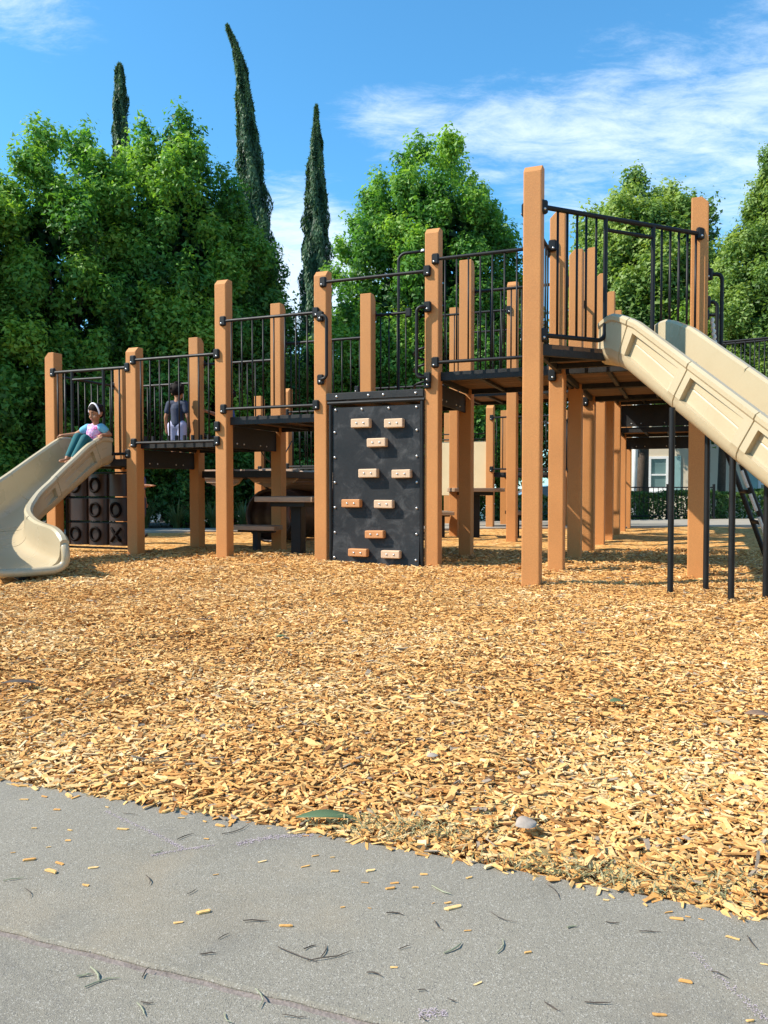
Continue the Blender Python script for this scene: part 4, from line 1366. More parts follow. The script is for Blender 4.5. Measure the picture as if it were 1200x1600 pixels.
def tree(name, label, x, y, zb, zt, rx, ry, mat, seed, lobes=48, sub=16, per=84, leaf=0.098, lrad=(0.55, 0.90), crad=(0.17, 0.31), prof=profile_dome, trunk=0.16, group=None, base=-0.1, cat='tree', fill=3000, strays=9):
    r = np.random.default_rng(seed)
    root = thing(name, label, cat, (x, y, base), 0, group)
    H = zt - zb
    z0 = zb - base
    pts = spread_points(lobes, H * 0.93, rx * 0.86, ry * 0.86, prof, r)
    CC = []; AX = []; RR = []; BT = []
    for (p, t, a) in pts:
        lr = r.uniform(*lrad) * (0.52 + 0.48 * (1 - t))
        o = np.array([math.cos(a), math.sin(a), 0.35 + 1.5 * t * t]); o /= np.linalg.norm(o)
        c = p * np.array([1, 1, 1]) * 1.0 + o * r.normal(0, 0.16)
        lt = r.random() ** 1.4 * 0.46
        m = int(sub * (lr / np.mean(lrad)) ** 1.5 * (1 + 0.3 * t)) + 4
        d = r.normal(size=(m, 3)) + o * 0.9 + np.array([0, 0, 0.35])
        d /= np.linalg.norm(d, axis=1, keepdims=True)
        CC.append(c + d * lr * r.uniform(0.55, 1.0, m)[:, None] * np.array([1, 1, 1.1 + 0.7 * t]))
        ax = d * 0.7 + np.array([0, 0, 0.8]) + r.normal(0, 0.15, (m, 3))
        AX.append(ax / np.linalg.norm(ax, axis=1, keepdims=True))
        RR.append(r.uniform(*crad, m)); BT.append(0.10 + lt + 0.18 * r.random(m) + 0.20 * np.clip(d[:, 2], 0, 1))  # upward clumps get a lighter tint: sunlit tops painted in
    CC = np.concatenate(CC); AX = np.concatenate(AX); RR = np.concatenate(RR); BT = np.concatenate(BT)
    CC[:, 2] += z0
    V, Q, T = clump_leaves(CC, AX, RR, per, leaf, r, 1.75, 0.45, BT)
    n = len(CC)
    # stray leaves that roughen the outline
    ns = n * strays
    i = r.integers(0, n, ns)
    D = r.normal(size=(ns, 3)); D /= np.linalg.norm(D, axis=1, keepdims=True)
    Cs = CC[i] + (D + AX[i] * 0.7) * (RR[i] * r.uniform(0.8, 1.22, ns))[:, None]
    V2, Q2 = leaf_quads(Cs, D + np.array([0, 0, .5]), leaf * r.uniform(.55, 1.0, ns), leaf * r.uniform(.3, .5, ns), r)
    # dark filler leaves inside the crown, painting in its shade and blocking sky
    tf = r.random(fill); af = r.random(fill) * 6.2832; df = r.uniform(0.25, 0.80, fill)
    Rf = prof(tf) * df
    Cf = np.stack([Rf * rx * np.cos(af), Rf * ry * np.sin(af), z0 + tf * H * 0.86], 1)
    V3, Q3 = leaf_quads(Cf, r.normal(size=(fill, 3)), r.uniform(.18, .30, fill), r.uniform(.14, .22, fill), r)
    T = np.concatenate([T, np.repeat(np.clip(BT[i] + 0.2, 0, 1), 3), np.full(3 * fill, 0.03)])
    Q = np.concatenate([Q, Q2 + len(V), Q3 + len(V) + len(V2)]); V = np.concatenate([V, V2, V3])
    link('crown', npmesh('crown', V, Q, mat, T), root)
    m = MB()
    m.tube([(0, 0, -0.2), (0.05, 0.02, z0 * 0.6 + 0.3), (0.02, 0.04, z0 + H * 0.35), (0, 0, z0 + H * 0.75)], [trunk * 1.25, trunk, trunk * 0.7, trunk * 0.25], 9)
    for k in range(9):
        aa = 2 * math.pi * k / 9 + r.random()
        tt = 0.18 + 0.55 * r.random()
        R_ = prof(np.array([tt]))[0] * 0.75
        limb(m, (0.02, 0.03, z0 + H * max(0.02, tt - 0.25)), (rx * R_ * math.cos(aa), ry * R_ * math.sin(aa), z0 + H * tt), trunk * 0.45, trunk * 0.12, r)
    m.build('trunk', 'bark', root, smooth=True)
    return root

TG = 'leafy trees behind the playground'
tree('leafy_tree', 'unseen leafy tree beyond the far left tree, added for its shade', -11.7, 13.6, 0.2, 9.6, 2.6, 2.7, 'leaf_camphor', 10, 80, 11, 40, 0.14, group=TG)  # out of view; added and sized to darken the lower left crowns
tree('leafy_tree', 'dense green tree at the far left edge behind the curved slide', -8.75, 15.6, 0.3, 7.6, 2.05, 2.0, 'leaf_camphor', 11, 62, group=TG)
tree('leafy_tree', 'broad bright green tree rising behind the post at the curved slide', -6.75, 16.8, 0.2, 8.15, 2.25, 2.2, 'leaf_camphor', 12, 80, group=TG)
tree('leafy_tree', 'tall green tree standing between the left cypress and the tallest cypress', -4.75, 17.8, 0.3, 8.9, 2.0, 2.0, 'leaf_camphor', 13, 80, group=TG)
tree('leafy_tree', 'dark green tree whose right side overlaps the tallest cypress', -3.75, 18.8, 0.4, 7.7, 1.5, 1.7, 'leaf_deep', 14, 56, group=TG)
tree('leafy_tree', 'full cone shaped green tree behind the climbing wall', 1.10, 20.0, 0.7, 9.55, 2.60, 2.4, 'leaf_camphor', 15, 100, group=TG, fill=5000)
tree('leafy_tree', 'pale distant tree seen through the high slide railing', 8.3, 25.0, 4.0, 10.2, 2.35, 2.3, 'leaf_pale', 16, 80, 15, 70, 0.13, (0.6, 1.0), (0.22, 0.38), group=TG)
tree('leafy_tree', 'yellowish green tree at the right edge beyond the slide', 9.80, 19.0, 2.5, 9.3, 2.0, 2.0, 'leaf_pale', 17, 95, 20, 60, 0.085, (0.40, 0.65), (0.14, 0.24), profile_cone, group=TG)
tree('leafy_tree', 'small dark tree overhanging the house window and hedge', 9.35, 21.6, 2.95, 5.2, 1.75, 1.5, 'leaf_deep', 18, 20, 13, 75, 0.11, trunk=0.10, base=-0.45, group=TG, fill=250)
tree('leafy_tree', 'low green tree behind the far decks in the middle', 3.3, 22.5, 1.2, 6.2, 1.9, 1.7, 'leaf_deep', 19, 34, 13, 70, 0.11, trunk=0.10, base=-0.6, group=TG, fill=350)
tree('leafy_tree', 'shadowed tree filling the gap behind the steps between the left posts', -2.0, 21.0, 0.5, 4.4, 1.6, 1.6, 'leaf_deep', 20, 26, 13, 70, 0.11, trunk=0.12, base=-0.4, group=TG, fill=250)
def cypress(label, x, y, zt, w, seed, lean=(0, 0), tipw=0.1, n=15000, bend=0.0, blunt=False, taper=False):
    r = np.random.default_rng(seed)
    root = thing('cypress_tree', label, 'tree', (x, y, -0.5), 0, 'Italian cypresses against the sky')
    H = zt + 0.5
    t = r.random(n) ** 0.85
    a = r.random(n) * 6.28
    if taper: prof = w * 1.62 * np.clip(1 - t, 0, 1) ** 0.75 * np.clip(0.55 + t, 0, 1)
    else: prof = w * (1 - np.clip((t - 0.3) / 0.7, 0, 1) ** 3)
    prof = prof + tipw * (1 - t)
    if blunt: prof = w * np.sqrt(np.clip(1 - t ** 14, 0, 1)) + 0.03
    rag = 1 + 0.16 * np.sin(5 * a + 21 * t) + 0.12 * np.sin(3 * a - 47 * t) + 0.10 * np.sin(90 * t + 2 * a)
    R_ = prof * rag * r.uniform(0.66, 1.05, n)
    cx = lean[0] * t * t + bend * np.clip((t - 0.9) / 0.1, 0, 1) ** 2; cy = lean[1] * t
    C = np.stack([cx + R_ * np.cos(a), cy + R_ * np.sin(a), 0.4 + t * (H - 0.4)], 1)
    N = np.stack([np.cos(a), np.sin(a), np.full(n, 0.35)], 1) + r.normal(0, 0.5, (n, 3))
    # upright sprays: long axis mostly vertical
    Nn = N / np.linalg.norm(N, axis=1, keepdims=True)
    A = np.stack([0.25 * np.cos(a), 0.25 * np.sin(a), np.ones(n)], 1) + r.normal(0, 0.22, (n, 3))
    A -= (A * Nn).sum(1, keepdims=True) * Nn; A /= np.linalg.norm(A, axis=1, keepdims=True)
    B = np.cross(Nn, A)
    ln = (r.uniform(0.14, 0.34, n))[:, None]; wd = (r.uniform(0.018, 0.042, n))[:, None]
    V = np.stack([C - A * ln * .5, C + B * wd, C + A * ln * .5, C - B * wd], 1).reshape(-1, 3)
    T = np.clip(0.25 + 0.3 * np.sin(5 * a + 21 * t) * 0.5 + r.normal(0.1, 0.18, n) + 0.25 * (rag - 1), 0, 1)
    link('crown', npmesh('crown', V, np.arange(4 * n).reshape(n, 4), 'leaf_cypress', np.repeat(T, 4)), root)
    m = MB()
    ks = [0, 0.3, 0.6, 0.85, 0.97]
    m.tube([(lean[0] * k * k, lean[1] * k, k * H) for k in ks], [max(0.02, w * 0.25 * (1 - k)) for k in ks], 9)
    m.build('trunk', 'leaf_cypress' if False else 'bark', root, smooth=True)
cypress('short top of a distant cypress above the left trees', -10.7, 32.0, 17.9, 0.26, 31, tipw=0.12, n=20000, blunt=True)
cypress('tallest slender cypress with a bent pointed tip', -4.55, 30.0, 18.25, 0.66, 32, lean=(-1.05, 0), tipw=0.06, n=46000, bend=-0.35, taper=True)
cypress('straight cypress between the tall cypress and the cone shaped tree', -2.62, 30.0, 15.25, 0.52, 33, lean=(0.05, 0), tipw=0.08, n=38000)

# hedge in front of the house, strap-leaved plants and shrubs on the left
def hedge(label, p0, p1, depth, h, n, seed, leaf=0.07, mat='leaf_hedge'):
    r = np.random.default_rng(seed)
    p0 = np.array(p0); p1 = np.array(p1); d = p1 - p0; ln = np.linalg.norm(d); d = d / ln; nn = np.array([-d[1], d[0]])
    root = thing('hedge', label, 'hedge', (p0[0], p0[1], 0))
    s = r.random(n) * ln; u = r.random(n); v = r.random(n)
    face = r.integers(0, 3, n)
    u = np.where(face == 0, r.uniform(0, 0.12, n), u); v = np.where(face == 1, r.uniform(0.86, 1, n), v)
    bulge = 0.05 * np.sin(s * 3.1) + 0.05 * np.sin(s * 7.7 + v * 5)
    C = np.stack([d[0] * s + nn[0] * (u * depth - bulge), d[1] * s + nn[1] * (u * depth - bulge), -0.05 + v * (h + bulge * 0.8)], 1)
    N = np.where((face == 0)[:, None], np.array([-nn[0], -nn[1], 0.4]), np.array([0, 0, 1.0])) + r.normal(0, 0.6, (n, 3))
    V, Q = leaf_quads(C, N, leaf * r.uniform(.7, 1.4, n), leaf * r.uniform(.45, .8, n), r)
    T = np.clip(0.25 + 0.35 * v + r.normal(0, .2, n), 0, 1)
    link('foliage', npmesh('foliage', V, Q, mat, np.repeat(T, 3)), root)
    m = MB()
    for k in range(int(ln / 0.5)):
        q = d * (k * 0.5 + 0.2) + nn * depth * 0.5
        m.tube([(q[0], q[1], -0.3), (q[0] + 0.04, q[1], h * 0.7)], [0.02, 0.01], 5)
    m.build('stems', 'bark', root)
hedge('clipped green hedge in front of the beige house', (5.2, 18.5), (13.0, 19.9), 0.9, 0.72, 16000, 41)
hedge('dark low hedge behind the far posts in the middle', (-1.5, 17.9), (5.0, 18.8), 0.8, 0.66, 9000, 42)

def strap_plant(x, y, h, n, seed, label):
    r = np.random.default_rng(seed)
    V = []; Q = []; T = []
    for k in range(n):
        a = r.random() * 6.28; ln = h * r.uniform(0.8, 1.35); tilt = r.uniform(0.15, 1.0)
        w = r.uniform(0.009, 0.016)
        dx, dy = math.cos(a), math.sin(a); sx, sy = -dy, dx
        p = np.array([dx * 0.05 * r.random(), dy * 0.05 * r.random(), -0.05]); b = len(V)
        ang = math.pi / 2 - tilt * 0.35
        for q in range(5):
            ww = w * (1 - (q / 4.3) ** 2)
            V.append(p + np.array([sx, sy, 0]) * ww); V.append(p - np.array([sx, sy, 0]) * ww)
            T += [0.2 + 0.12 * q + 0.3 * r.random()] * 2
            p = p + np.array([dx * math.cos(ang), dy * math.cos(ang), math.sin(ang)]) * ln / 4
            ang -= tilt * 0.42
        for q in range(4):
            Q.append((b + 2 * q, b + 2 * q + 1, b + 2 * q + 3, b + 2 * q + 2))
    root = thing('strap_leaf_plant', label, 'plant', (x, y, 0), 0, 'strap leaved plants along the far kerb')
    link('leaves', npmesh('leaves', np.array(V), np.array(Q), 'leaf_strap', np.clip(T, 0, 1)), root)
for k, (x, y, h, lab) in enumerate([(-4.55, 14.75, 0.55, 'strap leaved plant just right of the second post behind the kerb'), (-3.95, 14.8, 0.50, 'strap leaved plant seen between the second and third posts, right one'),
                                    (-3.30, 15.0, 0.48, 'strap leaved plant beside the third post behind the kerb'), (-5.6, 14.6, 0.62, 'strap leaved plant behind the tic tac toe panel'),
                                    (-6.4, 14.2, 0.60, 'strap leaved plant left of the tic tac toe panel'), (-7.0, 13.9, 0.55, 'strap leaved plant hidden behind the curved slide'),
                                    (-5.05, 14.9, 0.52, 'strap leaved plant directly behind the second post'), (-2.75, 15.2, 0.5, 'strap leaved plant behind the small table')]):
    strap_plant(x, y, h, 110, 50 + k, lab)

def bush(label, x, y, h, w, seed, mat='leaf_camphor', n=60, per=90):
    r = np.random.default_rng(seed)
    root = thing('shrub', label, 'shrub', (x, y, -0.05))
    a = r.random(n) * 6.28; t = r.random(n)
    CC = np.stack([w * np.sqrt(r.random(n)) * np.cos(a), w * np.sqrt(r.random(n)) * np.sin(a), h * (0.15 + 0.75 * t)], 1)
    AX = np.stack([np.cos(a) * .5, np.sin(a) * .5, np.ones(n)], 1); AX /= np.linalg.norm(AX, axis=1, keepdims=True)
    V, Q, T = clump_leaves(CC, AX, r.uniform(0.16, 0.3, n), per, 0.08, r, 1.3)
    link('foliage', npmesh('foliage', V, Q, mat, T), root)
    m = MB()
    for k in range(6):
        m.tube([(0, 0, -0.1), (w * 0.5 * math.cos(k), w * 0.5 * math.sin(k), h * 0.7)], [0.02, 0.006], 5)
    m.build('stems', 'bark', root)
bush('sunlit shrub at the left edge above the curved slide', -7.2, 14.8, 1.5, 0.7, 61)
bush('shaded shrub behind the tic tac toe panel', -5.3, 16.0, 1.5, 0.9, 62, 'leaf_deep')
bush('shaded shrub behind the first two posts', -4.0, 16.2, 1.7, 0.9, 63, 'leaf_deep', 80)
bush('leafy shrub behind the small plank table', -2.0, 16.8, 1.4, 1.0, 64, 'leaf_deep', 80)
bush('shrub behind the cream panel', 0.6, 17.4, 1.2, 0.9, 65, 'leaf_deep', 70)

# ------------------------------------------------------------------ house, cars, fence behind the hedge
def house():
    h = thing('house', 'beige stucco house with white framed windows behind the hedge', 'house', (13.5, 27.6, -0.62), -0.30)
    # front wall built round its window openings, facing the playground
    x0, x1, zt = -4.75, 9.0, 6.2
    wins = [(-3.90, -3.20, 1.30, 2.55), (-0.2, 1.0, 0.75, 2.45), (3.0, 4.6, 0.75, 2.45), (-3.90, -3.20, 3.9, 5.3), (-0.2, 1.0, 3.9, 5.3), (3.0, 4.6, 3.9, 5.3)]
    wl = MB()
    xsplit = [x0]
    cols = [(-3.90, -3.20), (-0.2, 1.0), (3.0, 4.6)]
    e = 0.0
    cur = x0
    for (a, b) in cols:
        wl.box((cur, 0, -0.3), (a, 0.3, zt)); 
        for (z0, z1) in (((-0.3, 1.30), (2.55, 3.9), (5.3, zt)) if a < -3 else ((-0.3, 0.75), (2.45, 3.9), (5.3, zt))):
            wl.box((a + 0.0005, 0.002, z0), (b - 0.0005, 0.298, z1))
        cur = b
    wl.box((cur, 0, -0.3), (x1, 0.3, zt))
    wl.box((x0, 0.301, -0.3), (x0 + 0.3, 8, zt)); wl.box((x1 - 0.3, 0.301, -0.3), (x1, 8, zt)); wl.box((x0, 8.001, -0.3), (x1, 8.3, zt))
    wl.build('wall', 'stucco', h)
    rf = MB().add([(x0 - 0.5, -0.6, zt), (x1 + 0.5, -0.6, zt), (x1 + 0.5, 8.9, zt), (x0 - 0.5, 8.9, zt), (x0 + 3, 4.1, zt + 1.7), (x1 - 3, 4.1, zt + 1.7)],
                  [(0, 1, 5, 4), (1, 2, 5), (2, 3, 4, 5), (3, 0, 4), (3, 2, 1, 0)])
    rf.build('roof', 'roof_tile', h)
    for (a, b, z0, z1) in wins:
        w = MB()
        t = 0.09
        w.box((a, -0.03, z0), (a + t, 0.1, z1)); w.box((b - t, -0.03, z0), (b, 0.1, z1))
        w.box((a + t, -0.03, z1 - t), (b - t, 0.1, z1)); w.box((a + t, -0.03, z0), (b - t, 0.1, z0 + t)); zm = z0 + (z1 - z0) * 0.46
        w.box((a + t, -0.02, zm - 0.03), (b - t, 0.1, zm + 0.03))
        fr = w.build('window', 'white_paint', h)
        MB().box((a + t, 0.04, z0 + t), (b - t, 0.06, zm - 0.031)).build('pane', 'window_glass', fr)
        MB().box((a + t, 0.04, zm + 0.031), (b - t, 0.06, z1 - t)).build('pane', 'window_glass', fr)
        MB().box((a - 0.08, -0.09, z0 - 0.08), (b + 0.08, -0.001, z0 - 0.001), 0.01).build('sill', 'white_paint', fr)
        bl = MB()
        for k in range(12):
            zz = zm + 0.05 + k * (z1 - t - zm - 0.06) / 12
            bl.box((a + t + 0.02, 0.08, zz), (b - t - 0.02, 0.085, zz + 0.055))
        bl_o = bl.build('blind', 'teal_paint', fr); bl_o['kind'] = 'stuff'
        for (sx, sg) in ((b + 0.02, 1), (a - 0.42, -1)):
            if a < -3 and sg < 0: continue
            s = MB().box((sx, -0.05, z0), (sx + 0.40, -0.002, z1), 0.01).build('shutter', 'teal_paint', fr)
    d = MB().tube([(x0 + 0.38, -0.11, -0.3), (x0 + 0.38, -0.11, zt)], 0.10, 12).build('downpipe', 'white_paint', h, smooth=True)
house()

def car(name, label, x, y, rz, paint, z=-0.62):
    c = thing(name, label, 'car', (x, y, z), rz)
    # body profile along x, extruded with rounded shoulders
    prof = [(-2.15, 0.35), (-2.2, 0.62), (-2.1, 0.86), (-1.55, 0.95), (-1.15, 1.02), (-0.55, 1.42), (0.2, 1.50), (0.95, 1.45), (1.55, 1.10), (2.05, 1.0), (2.15, 0.7), (2.1, 0.35)]
    V = []; F = []
    lay = [(-0.86, 0.96, 0.0), (-0.90, 1.0, 0.0), (-0.90, 1.0, 1.0), (0.90, 1.0, 1.0), (0.90, 1.0, 0.0), (0.86, 0.96, 0.0)]
    ys = [(-0.80, 0.97), (-0.88, 1.0), (0.88, 1.0), (0.80, 0.97)]
    n = len(prof)
    for (yy, k) in ys:
        for (a, b) in prof:
            inset = 0.16 * max(0, (b - 1.0) / 0.5)
            V.append((a * k, yy * (1 - inset), b if k == 1 else b * 0.99))
    for q in range(len(ys) - 1):
        for k in range(n):
            F.append((q * n + k, q * n + (k + 1) % n, (q + 1) * n + (k + 1) % n, (q + 1) * n + k))
    F += [tuple(range(n)), tuple(range((len(ys) - 1) * n, len(ys) * n))]
    b = MB().add(V, F).build('body', paint, c); smooth_by_angle(b.data, 30)
    for sg in (-1, 1):
        for (p, q) in (([(-1.0, 1.03), (-0.5, 1.36), (0.15, 1.42), (0.15, 1.03)], 0), ([(0.22, 1.03), (0.22, 1.42), (0.92, 1.37), (1.4, 1.06)], 0)):
            yy = sg * 0.885
            vs = [(a, yy * (1 - 0.16 * max(0, (z_ - 1.0) / 0.5)) + sg * 0.004, z_) for a, z_ in p] + [(a, yy * (1 - 0.16 * max(0, (z_ - 1.0) / 0.5)) - sg * 0.01, z_) for a, z_ in p]
            MB().add(vs, [(0, 1, 2, 3), (4, 5, 6, 7), (0, 1, 5, 4), (1, 2, 6, 5), (2, 3, 7, 6), (3, 0, 4, 7)]).build('window', 'window_glass', c)
        for xx in (-1.35, 1.35):
            w = MB().tube([(xx, sg * 0.72, 0.32), (xx, sg * 0.91, 0.32)], 0.32, 20).build('wheel', 'tyre', c)
            MB().tube([(xx, sg * 0.90, 0.32), (xx, sg * 0.918, 0.32)], 0.19, 14).build('rim', 'steel', w)
        MB().box((-2.19, sg * 0.62 - 0.16, 0.66), (-2.10, sg * 0.62 + 0.16, 0.80), 0.02).build('headlight', 'white_plastic', c)
    vs = [(-1.12, -0.72, 1.05), (-1.12, 0.72, 1.05), (-0.60, 0.66, 1.40), (-0.60, -0.66, 1.40)]
    M = [(a - 0.02, b_, z_ + 0.02) for a, b_, z_ in vs]
    MB().add(vs + M, [(0, 1, 2, 3), (4, 5, 6, 7), (0, 1, 5, 4), (1, 2, 6, 5), (2, 3, 7, 6), (3, 0, 4, 7)]).build('windscreen', 'window_glass', c)
car('parked_car', 'dark teal parked car glimpsed behind the middle posts', 5.3, 24.4, 0.02, 'car_teal')
car('parked_car', 'white parked car glimpsed between the second and third left posts', -5.2, 24.6, 0.0, 'car_white')

def iron_fence():
    f = thing('metal_fence', 'low black metal fence in front of the hedge beside the far posts', 'fence', (5.55, 18.25, 0), 0.17)
    m = MB()
    for z in (0.10, 0.78):
        m.tube([(0, 0, z), (2.4, 0, z)], 0.014, 6)
    for z in (0.10, 0.78):
        pass
    for k, z in enumerate((0.10, 0.78)):
        MB().tube([(0, 0, z), (2.4, 0, z)], 0.016, 6).build('rail', 'black_metal', f)
    for x in (0.0, 1.2, 2.4):
        MB().box((x - 0.025, -0.025, -0.2), (x + 0.025, 0.025, 0.86), 0.004).build('post', 'black_metal', f)
    b = MB().tube([(0, 0, 0.10), (0, 0, 0.78)], 0.008, 6).mesh('bar', 'black_metal')
    for k in range(19):
        if k in (9,): continue
        link('bar', b, f, (0.12 + k * 0.12, 0, 0))
iron_fence()


# ------------------------------------------------------------------ children
TMP = bpy.data.scenes.new('scratch')
def blob(name, mat, caps=(), balls=(), voxel=0.006, parent=None, smooth_it=4, origin=(0, 0, 0)):
    """one continuous skin grown over tapered capsules and ellipsoids"""
    bm = bmesh.new()
    O_ = Vector(origin)
    for (p0, r0, p1, r1) in caps:
        p0 = Vector(p0) - O_; p1 = Vector(p1) - O_
        d = p1 - p0; ln = max(d.length, 1e-4)
        q = d.to_track_quat('Z', 'Y').to_matrix().to_4x4()
        n = 14; rings = []
        prof = [(r0 * math.cos(R(a)), r0 * math.sin(R(a))) for a in (-88, -60, -30, 0)] + [(r1 * math.cos(R(a)), ln + r1 * math.sin(R(a))) for a in (0, 30, 60, 88)]
        M = Matrix.Translation(p0) @ q
        for (rr, zz) in prof:
            rings.append([bm.verts.new(M @ Vector((rr * math.cos(6.28318 * k / n), rr * math.sin(6.28318 * k / n), zz))) for k in range(n)])
        for a, b in zip(rings, rings[1:]):
            for k in range(n): bm.faces.new((a[k], a[(k + 1) % n], b[(k + 1) % n], b[k]))
        bm.faces.new(rings[0][::-1]); bm.faces.new(rings[-1])
    for (c, rad, rot) in balls:
        M = Matrix.Translation(Vector(c) - O_) @ Euler(rot).to_matrix().to_4x4() @ Matrix.Diagonal((*rad, 1))
        bmesh.ops.create_uvsphere(bm, u_segments=18, v_segments=12, radius=1, matrix=M)
    me = bpy.data.meshes.new(name); bm.to_mesh(me); bm.free()
    o = bpy.data.objects.new(name, me); TMP.collection.objects.link(o)
    md = o.modifiers.new('r', 'REMESH'); md.mode = 'VOXEL'; md.voxel_size = voxel; md.use_smooth_shade = True
    ms = o.modifiers.new('s', 'SMOOTH'); ms.factor = 0.5; ms.iterations = smooth_it
    with bpy.context.temp_override(scene=TMP, view_layer=TMP.view_layers[0]):
        dg = bpy.context.evaluated_depsgraph_get()
    m2 = bpy.data.meshes.new_from_object(o.evaluated_get(dg))
    bpy.data.objects.remove(o)
    m2.materials.clear(); m2.materials.append(MATS[mat])
    m2.polygons.foreach_set('use_smooth', [True] * len(m2.polygons))
    return link(name, m2, parent)

def hand_caps(w, dirv, side, palm, ln=0.075, r=0.0072, curl=0.5):
    """palm and five unequal, bent fingers; dirv: finger direction, side: towards the thumb, palm: direction the palm faces"""
    w = Vector(w); d = Vector(dirv).normalized(); s = Vector(side); s = (s - d * s.dot(d)).normalized(); p = Vector(palm).normalized()
    out = [(w, 0.014, w + d * 0.03, 0.018), (w + s * 0.010 + d * 0.012, 0.012, w + s * 0.014 + d * 0.036, 0.011), (w - s * 0.010 + d * 0.012, 0.012, w - s * 0.014 + d * 0.034, 0.010)]
    for k, (off, l) in enumerate(((0.019, 0.034), (0.0065, 0.039), (-0.0065, 0.036), (-0.019, 0.028))):
        b = w + d * 0.036 + s * off
        m = b + (d * 0.85 + s * off * 4 + p * curl * 0.5).normalized() * l * 0.55
        e = m + (d * 0.5 + s * off * 2 + p * curl * 1.2).normalized() * l * 0.5
        out += [(b, r, m, r * 0.9), (m, r * 0.9, e, r * 0.75)]
    b = w + s * 0.014 + d * 0.004
    m = b + (s * 0.9 + d * 0.6).normalized() * 0.024
    out += [(b, r * 1.2, m, r), (m, r, m + (d * 0.9 + s * 0.3 + p * 0.4).normalized() * 0.02, r * 0.8)]
    return out

def head_parts(c, f, up, s=1.0):
    """head ellipsoids: c centre, f facing, up; returns caps, balls for the skin and a placing function"""
    c = Vector(c); f = Vector(f).normalized(); up = Vector(up); up = (up - f * up.dot(f)).normalized(); l = up.cross(f)
    def at(x, y, z): return c + l * x * s + f * y * s + up * z * s
    M = Matrix((l, f, up)).transposed()
    rot = tuple(M.to_euler())
    balls = [(at(0, -0.006, 0.022), (0.070 * s, 0.084 * s, 0.080 * s), rot), (at(0, 0.022, -0.038), (0.052 * s, 0.056 * s, 0.058 * s), rot), (at(0, 0.050, -0.076), (0.026 * s, 0.022 * s, 0.020 * s), rot),
             (at(0.036, 0.046, -0.034), (0.024 * s, 0.022 * s, 0.026 * s), rot), (at(-0.036, 0.046, -0.034), (0.024 * s, 0.022 * s, 0.026 * s), rot),
             (at(0.074, -0.008, -0.016), (0.010 * s, 0.017 * s, 0.025 * s), rot), (at(-0.074, -0.008, -0.016), (0.010 * s, 0.017 * s, 0.025 * s), rot),
             (at(0, 0.084, -0.030), (0.013 * s, 0.014 * s, 0.010 * s), rot)]
    caps = [(at(0, 0.074, 0.004), 0.007 * s, at(0, 0.084, -0.026), 0.010 * s)]
    return caps, balls, at, rot

def face(parent, at, rot, s=1.0):
    for k in (-1, 1):
        blob('eye', 'eye_dark', balls=[(at(0.030 * k, 0.077, 0.000), (0.014 * s, 0.006 * s, 0.0055 * s), rot)], voxel=0.003, parent=parent, smooth_it=1)
        blob('eyebrow', 'hair', caps=[(at(0.018 * k, 0.083, 0.020), 0.0035 * s, at(0.044 * k, 0.072, 0.023), 0.003 * s)], voxel=0.003, parent=parent, smooth_it=1)
    blob('mouth', 'lip', balls=[(at(0, 0.078, -0.056), (0.020 * s, 0.008 * s, 0.0065 * s), rot)], voxel=0.003, parent=parent, smooth_it=1)

